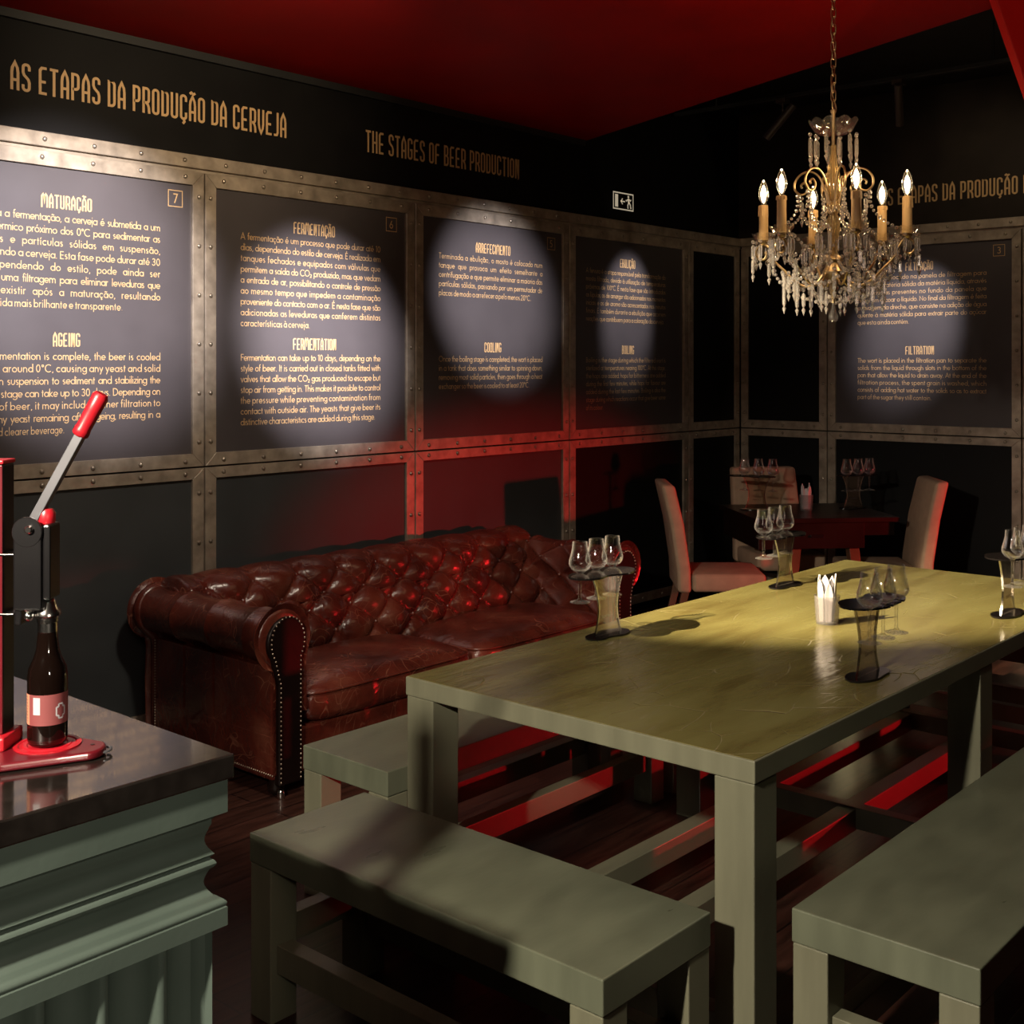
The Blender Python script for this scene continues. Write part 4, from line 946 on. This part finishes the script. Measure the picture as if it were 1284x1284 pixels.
flight('black and clear acrylic glass stand on the table in front of the sofa arm', 3.067, 2.291, TZ, PI, ['tulip glass furthest right on the stand in front of the sofa arm', 'middle tulip glass on the stand in front of the sofa arm', 'tulip glass furthest left on the stand in front of the sofa arm'])
flight('black and clear acrylic glass stand nearest the camera, on the right edge of the table', 3.138, 1.455, TZ, 0, ['tulip glass furthest left on the stand nearest the camera', 'middle tulip glass on the stand nearest the camera', 'tulip glass furthest right on the stand nearest the camera'])
flight('acrylic glass stand on the far left corner of the long table', 4.213, 2.292, TZ, PI, ['tulip glass furthest right on the far left stand of the long table', 'middle tulip glass on the far left stand of the long table', 'tulip glass furthest left on the far left stand of the long table'])
flight('acrylic glass stand cut by the right edge of the picture, on the long table', 4.235, 1.455, TZ, 0, ['tulip glass furthest left on the stand at the right edge of the picture', 'middle tulip glass on the stand at the right edge of the picture', 'tulip glass cut off by the picture edge on the rightmost stand'])
CUP = None
def cup_mesh():
    n, rows = 48, 18; pts = []
    for j in range(rows + 1):
        t = j / rows; z = 0.0006 + 0.093 * t; r = 0.036 + 0.006 * t
        for i in range(n):
            k = 0.0012 * abs(math.sin(PI * (i / 4 + j / 2.2))) * abs(math.sin(PI * (i / 4 - j / 2.2))) if 2 < j < 16 else 0
            pts.append(((r + k) * math.cos(2 * PI * i / n), (r + k) * math.sin(2 * PI * i / n), z))
    for j in range(rows, -1, -1):
        t = j / rows; z = max(0.007, 0.0006 + 0.093 * t); r = 0.0338 + 0.006 * t
        for i in range(n): pts.append((r * math.cos(2 * PI * i / n), r * math.sin(2 * PI * i / n), z))
    mb = MB(); R_ = 2 * (rows + 1)
    mb.grid([pts[j * n + i] for i in range(n) for j in range(R_)], n, R_, True)
    mb.f.append(tuple(i * R_ for i in range(n))); mb.f.append(tuple(i * R_ + R_ - 1 for i in range(n)))
    return mb
CUPMAT = crystal('cut_glass_tumbler', (0.80, 0.78, 0.78), 0.68, 0.25)
def napkin_cup(lab_cup, lab_n, x, y, z, n, s=1.0, rz=0):
    tag(cup_mesh().build('glass_tumbler', CUPMAT, None, (x, y, z), smooth=20), lab_cup, 'tumbler')
    for i in range(n):
        a = 2 * PI * i / n + 0.4 + rz; rr = 0.010 if i % 2 else 0.021
        h = 0.125 + 0.042 * ((i * 37) % 11) / 11; w = 0.0150 if i % 2 == 0 else 0.019
        # folded leaf: V section tapering to a point at the top
        prof = [(0.005, 0.62), (0.07, 0.85), (h * 0.72, 1.0), (h * 0.90, 0.62), (h, 0.10)]
        mb = MB(); pts = []
        for zz, k in prof:
            lean = zz * 0.045
            for u, v in ((-w * k, 0.0), (0, -0.003), (w * k, 0.0), (w * k * 0.9, 0.0022), (0, 0.0008), (-w * k * 0.9, 0.0022)):
                pts.append((v + lean, u, zz))
        np_ = 6; mb.v = pts
        for r_ in range(len(prof) - 1):
            for c in range(np_): mb.f.append((r_ * np_ + c, r_ * np_ + (c + 1) % np_, (r_ + 1) * np_ + (c + 1) % np_, (r_ + 1) * np_ + c))
        mb.f += [tuple(range(np_)), tuple(range((len(prof) - 1) * np_, len(prof) * np_))]
        tag(mb.build('paper_napkin', M['napkin'], None, (x + rr * math.cos(a), y + rr * math.sin(a), z + 0.004), a), lab_n, 'napkin', lab_n)
napkin_cup('cut glass tumbler holding white napkins in the middle of the long table', 'folded white paper napkin in the tumbler on the long table', 3.689, 1.852, TZ, 11)
# ------------------------------------------------------------------ small dark table in the corner, with chairs
T2 = -PI / 4 + 0.05
t2 = thing('side_table', 'small dark wooden table with drawer box in the far corner', 'table', (6.51, 3.405, 0), T2)
MB().box(-0.42, 0.42, -0.36, 0.36, 0.722, 0.75).build('tabletop', M['darkwood'], t2, bevel=0.003)
MB().box(-0.40, 0.22, -0.34, 0.34, 0.575, 0.7215).build('drawer_box', M['darkwood'], t2, bevel=0.003)
MB().box(0.222, 0.40, -0.33, -0.30, 0.645, 0.7215).build('apron', M['darkwood'], t2, bevel=0.002)
MB().box(0.222, 0.40, 0.30, 0.33, 0.645, 0.7215).build('apron', M['darkwood'], t2, bevel=0.002)
MB().box(-0.10, -0.02, -0.352, -0.341, 0.64, 0.655).build('drawer_handle', M['machblack'], t2, bevel=0.002)
for sx in (-1, 1):
    for sy in (-1, 1):
        a = MB(); x0, y0 = sx * 0.17 - 0.03, sy * 0.28 - 0.03; dx, dy = sx * 0.07, sy * 0.02
        vs = [(x0 + dx, y0 + dy, 0), (x0 + 0.06 + dx, y0 + dy, 0), (x0 + 0.06 + dx, y0 + 0.06 + dy, 0), (x0 + dx, y0 + 0.06 + dy, 0), (x0, y0, 0.5745), (x0 + 0.06, y0, 0.5745), (x0 + 0.06, y0 + 0.06, 0.5745), (x0, y0 + 0.06, 0.5745)]
        a.add(vs, [(3, 2, 1, 0), (4, 5, 6, 7), (0, 1, 5, 4), (1, 2, 6, 5), (2, 3, 7, 6), (3, 0, 4, 7)]).build('leg', M['chairleg'], t2, bevel=0.003)
CH = None
def chair(label, x, y, rz):
    """upholstered chair, local +x is the way it faces, origin under the seat centre"""
    global CH
    if CH is not None:
        t = copy_tree(CH); t.location = (x, y, 0); t.rotation_euler = (0, 0, rz); t['label'] = label; return t
    t = thing('dining_chair', label, 'chair', (x, y, 0), rz, 'tan upholstered chairs at the corner table')
    nu, nv = 14, 12; pts = []
    s = MB().box(-0.19, 0.21, -0.215, 0.215, 0.375, 0.475)
    s.build('seat', M['fabric'], t, bevel=0.022, seg=3, smooth=180)
    b = MB(); prof = [(-0.195, 0.37), (-0.200, 0.50), (-0.235, 0.74), (-0.285, 0.955)]
    pts = []
    for x_, z_ in prof:
        w = 0.215 + (0.004 if z_ < 0.8 else -0.004)
        pts += [(x_, -w, z_), (x_, w, z_), (x_ - 0.075, w, z_ + 0.004), (x_ - 0.075, -w, z_ + 0.004)]
    fs = [(0, 1, 2, 3), (15, 14, 13, 12)]
    for r_ in range(3):
        for c in range(4): fs.append((r_ * 4 + c, r_ * 4 + (c + 1) % 4, r_ * 4 + 4 + (c + 1) % 4, r_ * 4 + 4 + c))
    b.add(pts, fs).build('backrest', M['fabric'], t, bevel=0.020, seg=3, smooth=180)
    for sy in (-1, 1):
        for x_, dx in ((0.175, 0.01), (-0.225, -0.09)):
            q_ = MB(); y_ = sy * 0.185; e = 0.018
            vs = [(x_ + dx - e, y_ - e, 0), (x_ + dx + e, y_ - e, 0), (x_ + dx + e, y_ + e, 0), (x_ + dx - e, y_ + e, 0)] + [(x_ - e * 1.15, y_ - e, 0.38), (x_ + e * 1.15, y_ - e, 0.38), (x_ + e * 1.15, y_ + e, 0.38), (x_ - e * 1.15, y_ + e, 0.38)]
            q_.add(vs, [(3, 2, 1, 0), (4, 5, 6, 7), (0, 1, 5, 4), (1, 2, 6, 5), (2, 3, 7, 6), (3, 0, 4, 7)]).build('leg', M['chairleg'], t, bevel=0.003)
    CH = t
    return t
chair('tan upholstered chair left of the dark corner table, seen from its side', 5.85, 3.575, math.radians(-50))
chair('tan upholstered chair behind the dark corner table, back facing the camera', 6.683, 3.671, math.radians(-131))
chair('tan upholstered chair right of the dark corner table, beside the end wall', 6.62, 3.02, math.radians(127))
flight('acrylic glass stand on the left of the dark corner table', 6.33, 3.63, TZ, T2 + PI * 0.82, ['tulip glass furthest right on the left stand of the corner table', 'middle tulip glass on the left stand of the corner table', 'tulip glass furthest left on the left stand of the corner table'])
flight('acrylic glass stand on the right of the dark corner table', 6.79, 3.24, TZ, T2 + PI * 0.1, ['tulip glass furthest left on the right stand of the corner table', 'middle tulip glass on the right stand of the corner table', 'tulip glass furthest right on the right stand of the corner table'])
napkin_cup('glass tumbler of napkins on the dark corner table', 'folded white paper napkin in the tumbler on the corner table', 6.518, 3.406, TZ, 7, rz=0.5)
# ------------------------------------------------------------------ chandelier
CHX, CHY = 3.71, 1.84
ch = thing('chandelier', 'six armed brass and crystal chandelier with lit candle bulbs hanging above the long table', 'chandelier', (CHX, CHY, 0))
# chain and canopy
can = MB().lathe([(1e-5, 2.999), (0.055, 2.999), (0.05, 2.985), (0.02, 2.972), (0.008, 2.965), (1e-5, 2.965)], 24).build('ceiling_rose', M['brass'], ch, smooth=True)
z = 2.455; k = 0; links = []
while z < 2.965:
    lp = [(0.0085 * math.cos(a), 0, z + 0.0165 + (0.0085 * math.sin(a) + (0.0095 if math.sin(a) >= 0 else -0.0095))) for a in [2 * PI * i / 14 for i in range(14)]]
    if k % 2: lp = [(0, x_, z_) for x_, y_, z_ in lp]
    MB().tube(lp, 0.0022, 6, True).build('chain_link', M['brass'], ch, smooth=True)
    z += 0.0275; k += 1
MB().tube(smoothpath([(0.0, 0.0, 2.43), (0.012, -0.004, 2.46), (-0.011, 0.003, 2.53), (0.012, -0.003, 2.62), (-0.011, 0.004, 2.72), (0.010, 0.0, 2.82), (-0.008, 0.0, 2.90), (0.0, 0.0, 2.966)], 6), 0.0018, 6).build('cord', M['brass'], ch, smooth=True)
# column
MB().lathe([(0.006, 2.33), (0.006, 2.44), (0.010, 2.445), (0.010, 2.452), (1e-5, 2.455)], 16).build('top_finial', M['brass'], ch, smooth=True)
def fluted(prof, n=36, fl_=12, amt=0.10):
    mb = MB(); pts = []
    for i in range(n):
        a = 2 * PI * i / n; kf = 1 - amt * (0.5 - 0.5 * math.cos(fl_ * a))
        for r, z_ in prof: pts.append((r * kf * math.cos(a), r * kf * math.sin(a), z_))
    return mb.grid(pts, n, len(prof), True)
fluted([(0.009, 2.335), (0.009, 2.31), (0.013, 2.28), (0.020, 2.245), (0.026, 2.21), (0.027, 2.19), (0.022, 2.165), (0.014, 2.152)]).build('stem_vase', M['amber'], ch, smooth=True)
fluted([(0.016, 2.146), (0.022, 2.138), (0.024, 2.125), (0.019, 2.112), (0.014, 2.106)]).build('stem_knop', M['amber'], ch, smooth=True)
fluted([(0.015, 2.104), (0.022, 2.085), (0.021, 2.06), (0.015, 2.02), (0.012, 1.985), (0.016, 1.972)]).build('stem_vase', M['amber'], ch, smooth=True)
MB().lathe([(0.004, 1.97), (0.004, 2.335)], 8).build('stem_rod', M['brass'], ch)
MB().lathe([(0.016, 1.971), (0.024, 1.966), (0.030, 1.955), (0.022, 1.945), (0.026, 1.93), (0.037, 1.915), (0.035, 1.90), (0.020, 1.886), (0.012, 1.87), (0.014, 1.855), (0.009, 1.84), (0.005, 1.82), (0.005, 1.812), (1e-5, 1.811)], 24).build('arm_hub', M['brass'], ch, smooth=True)
MB().lathe([(0.003, 1.815), (0.005, 1.80), (0.010, 1.785), (0.0165, 1.768), (0.0165, 1.760), (0.010, 1.751), (1e-5, 1.749)], 14).build('drop_ball', M['clear'], ch, smooth=25)
def dish(r0, r1, z0, z1, n=48, lob=8, wob=0.10):
    mb = MB(); pts = []
    prof = [(r0 * 0.1, z0), (r0, z0), (r0 + (r1 - r0) * 0.5, z0 + (z1 - z0) * 0.25), (r1, z1)]
    inner = [(r1 * 0.97, z1), (r0 + (r1 - r0) * 0.45, z0 + (z1 - z0) * 0.33), (r0 * 0.9, z0 + (z1 - z0) * 0.12), (r0 * 0.1, z0 + (z1 - z0) * 0.1)]
    for i in range(n):
        a = 2 * PI * i / n; w = abs(math.sin(lob * a / 2)) ** 0.7
        for j, (r, z_) in enumerate(prof + inner):
            kk = w if j in (3, 4) else 0
            pts.append((r * (1 + wob * kk * 0.4) * math.cos(a), r * (1 + wob * kk * 0.4) * math.sin(a), z_ + kk * (z1 - z0) * 0.45))
    return mb.grid(pts, n, 8, True)
dish(0.045, 0.078, 2.372, 2.405, 64, 10).build('crown_dish', M['clear'], ch, smooth=50)
PR = {}
def prism_mesh(L):
    mb = MB(); n = 6; r = 0.0062
    prof = [(0.0018, 0), (r, -0.007), (r, -L), (r * 0.7, -L - 0.006), (0.0015, -L - 0.009), (r * 1.05, -L - 0.016), (r * 0.9, -L - 0.020), (1e-5, -L - 0.036)]
    mb.lathe(prof, n, None, False)
    mb.ball((0, 0, 0.009), 0.0068, 6, 4)
    return mb
def hang(x_, y_, z_, L, parent=ch, rz=0.0):
    if L not in PR:
        PR[L] = prism_mesh(L).build('prism_drop', M['crystal'], parent, (x_, y_, z_), rz); return PR[L]
    o_ = PR[L].copy(); COL.objects.link(o_); o_.parent = parent; o_.location = (x_, y_, z_); o_.rotation_euler = (0, 0, rz); return o_
for i in range(12):
    a = 2 * PI * (i + 0.3) / 12; hang(0.076 * math.cos(a), 0.076 * math.sin(a), 2.362 - (0.012 if i % 2 else 0), 0.056, rz=a)
def beads(pts, r=0.0068, sp=0.0158, name='bead_chain', parent=ch):
    P = smoothpath(pts, 10); L = [0]
    for a, b in zip(P, P[1:]): L.append(L[-1] + (b - a).length)
    mb = MB(); s = 0; i = 1; k = 0
    while s <= L[-1]:
        while i < len(L) - 1 and L[i] < s: i += 1
        t = (s - L[i - 1]) / (L[i] - L[i - 1] + 1e-9); c = P[i - 1].lerp(P[i], t)
        mb.ball(c, r * (1.0 if k % 3 else 1.2), 8, 5); s += sp; k += 1
    return mb.build(name, M['crystal'], parent, smooth=35)
def pol(r, a, z_): return (r * math.cos(a), r * math.sin(a), z_)
A_OFF = math.radians(-16.6)
ARM = [(0.030, 1.915), (0.05, 1.885), (0.085, 1.868), (0.125, 1.885), (0.165, 1.925), (0.195, 1.955), (0.208, 1.985), (0.222, 2.008), (0.236, 2.015), (0.255, 2.005), (0.262, 1.985), (0.250, 1.967), (0.234, 1.967), (0.226, 1.98), (0.232, 1.99)]
SCR = [(0.018, 2.135), (0.026, 2.18), (0.045, 2.23), (0.075, 2.252), (0.107, 2.246), (0.127, 2.222), (0.128, 2.195), (0.110, 2.178), (0.090, 2.184), (0.084, 2.203), (0.096, 2.216), (0.108, 2.208), (0.104, 2.199)]
for i in range(6):
    a = A_OFF + i * PI / 3
    ar = MB().tube(smoothpath([pol(r, a, z_) for r, z_ in ARM], 5), 0.0042, 8).build('arm', M['brass'], ch, smooth=True)
    MB().tube(smoothpath([pol(r, a, z_) for r, z_ in SCR], 5), 0.0036, 8).build('scroll', M['brass'], ch, smooth=True)
    c = pol(0.236, a, 0); T = Matrix.Translation(c)
    MB().lathe([(0.006, 2.015), (0.014, 2.02), (0.016, 2.026), (0.010, 2.03)], 14, T).build('cup', M['brass'], ar, smooth=True)
    d_ = dish(0.018, 0.039, 2.027, 2.046, 40, 7); d_.v = [(x_ + c[0], y_ + c[1], z_) for x_, y_, z_ in d_.v]
    d_.build('drip_pan', M['clear'], ar, smooth=50)
    # candle sleeve with wax runs
    mb = MB().lathe([(0.0148, 2.031), (0.0158, 2.034), (0.0150, 2.145), (0.0135, 2.150), (0.009, 2.1505), (0.009, 2.147), (1e-5, 2.147)], 20, T)
    for q_ in range(5):
        aa = q_ * 1.3 + i; ln_ = 0.012 + 0.012 * ((q_ * 3 + i) % 3)
        mb.tube([(c[0] + 0.0152 * math.cos(aa), c[1] + 0.0152 * math.sin(aa), 2.149), (c[0] + 0.0158 * math.cos(aa), c[1] + 0.0158 * math.sin(aa), 2.149 - ln_)], [0.0022, 0.003], 6)
    mb.build('candle_sleeve', M['candle'], ar, smooth=True)
    MB().lathe([(0.0070, 2.148), (0.0072, 2.157), (0.0085, 2.160), (0.0155, 2.176), (0.0172, 2.188), (0.0158, 2.202), (0.010, 2.222), (0.004, 2.233), (1e-5, 2.236)], 18, T, False).build('bulb', M['bulbglass'], ar, smooth=True)
    MB().lathe([(0.003, 2.161), (0.0075, 2.175), (0.0095, 2.187), (0.0085, 2.200), (0.004, 2.213), (1e-5, 2.218)], 12, T, False).build('filament', M['flame'], ar, smooth=True)
    pl = bpy.data.lights.new('candle_light', 'POINT'); pl.energy = 1.3; pl.color = (1, 0.66, 0.34); pl.shadow_soft_size = 0.012
    po = bpy.data.objects.new('candle_light', pl); COL.objects.link(po); po.parent = ch; po.location = (c[0], c[1], 2.245)
    for q_ in range(6):
        aa = a + 2 * PI * q_ / 6 + 0.5; rr = 0.036
        hang(c[0] + rr * math.cos(aa), c[1] + rr * math.sin(aa), 2.016, (0.040, 0.052)[q_ % 2], rz=aa)
    hang(*pol(0.273, a, 1.965), 0.040, rz=a)
    hang(*pol(0.165, a, 1.895), 0.056, rz=a); hang(*pol(0.10, a + PI / 6, 1.845), 0.040, rz=a)
    hang(*pol(0.105, a, 2.155), 0.052, rz=a)
    hang(*pol(0.165, a + PI / 6, 1.862), 0.052, rz=a); hang(*pol(0.145, a + 0.28, 1.905), 0.052, rz=a); hang(*pol(0.145, a - 0.28, 1.905), 0.052, rz=a)
    hang(*pol(0.055, a + PI / 6, 2.045), 0.052, rz=a); hang(*pol(0.21, a + 0.16, 1.95), 0.040, rz=a)
    b = a + PI / 3; mid = a + PI / 6
    beads([pol(0.118, a, 2.172), pol(0.105, a, 2.12), pol(0.085, a, 2.08), pol(0.06, mid, 2.06)])
    beads([pol(0.118, a, 2.172), pol(0.125, a, 2.12), pol(0.165, a, 2.075), pol(0.215, a, 2.045)], 0.0055)
    beads([pol(0.17, a, 1.918), pol(0.155, mid, 1.865), pol(0.17, b, 1.918)])
    beads([pol(0.205, a, 1.97), pol(0.185, a + 0.1, 1.90), pol(0.125, a + 0.2, 1.845), pol(0.05, mid, 1.815), pol(0.012, mid, 1.835)], 0.0058)
    beads([pol(0.024, a, 2.125), pol(0.034, mid, 2.108), pol(0.024, b, 2.125)], 0.0052, 0.0118)
    beads([pol(0.028, a, 1.965), pol(0.075, a, 1.935), pol(0.13, a, 1.905)], 0.0055)
    beads([pol(0.21, a + 0.14, 2.02), pol(0.19, mid, 1.955), pol(0.21, b - 0.14, 2.02)], 0.0055)
    lz = MB(); lz.lathe([(1e-5, 0.020), (0.014, 0), (1e-5, -0.020)], 4, Matrix.Translation(pol(0.06, mid, 1.945)) @ Matrix.Rotation(mid, 4, 'Z') @ Matrix.Diagonal((0.5, 1, 1, 1)), False)
    lz.build('lozenge_drop', M['crystal'], ch)
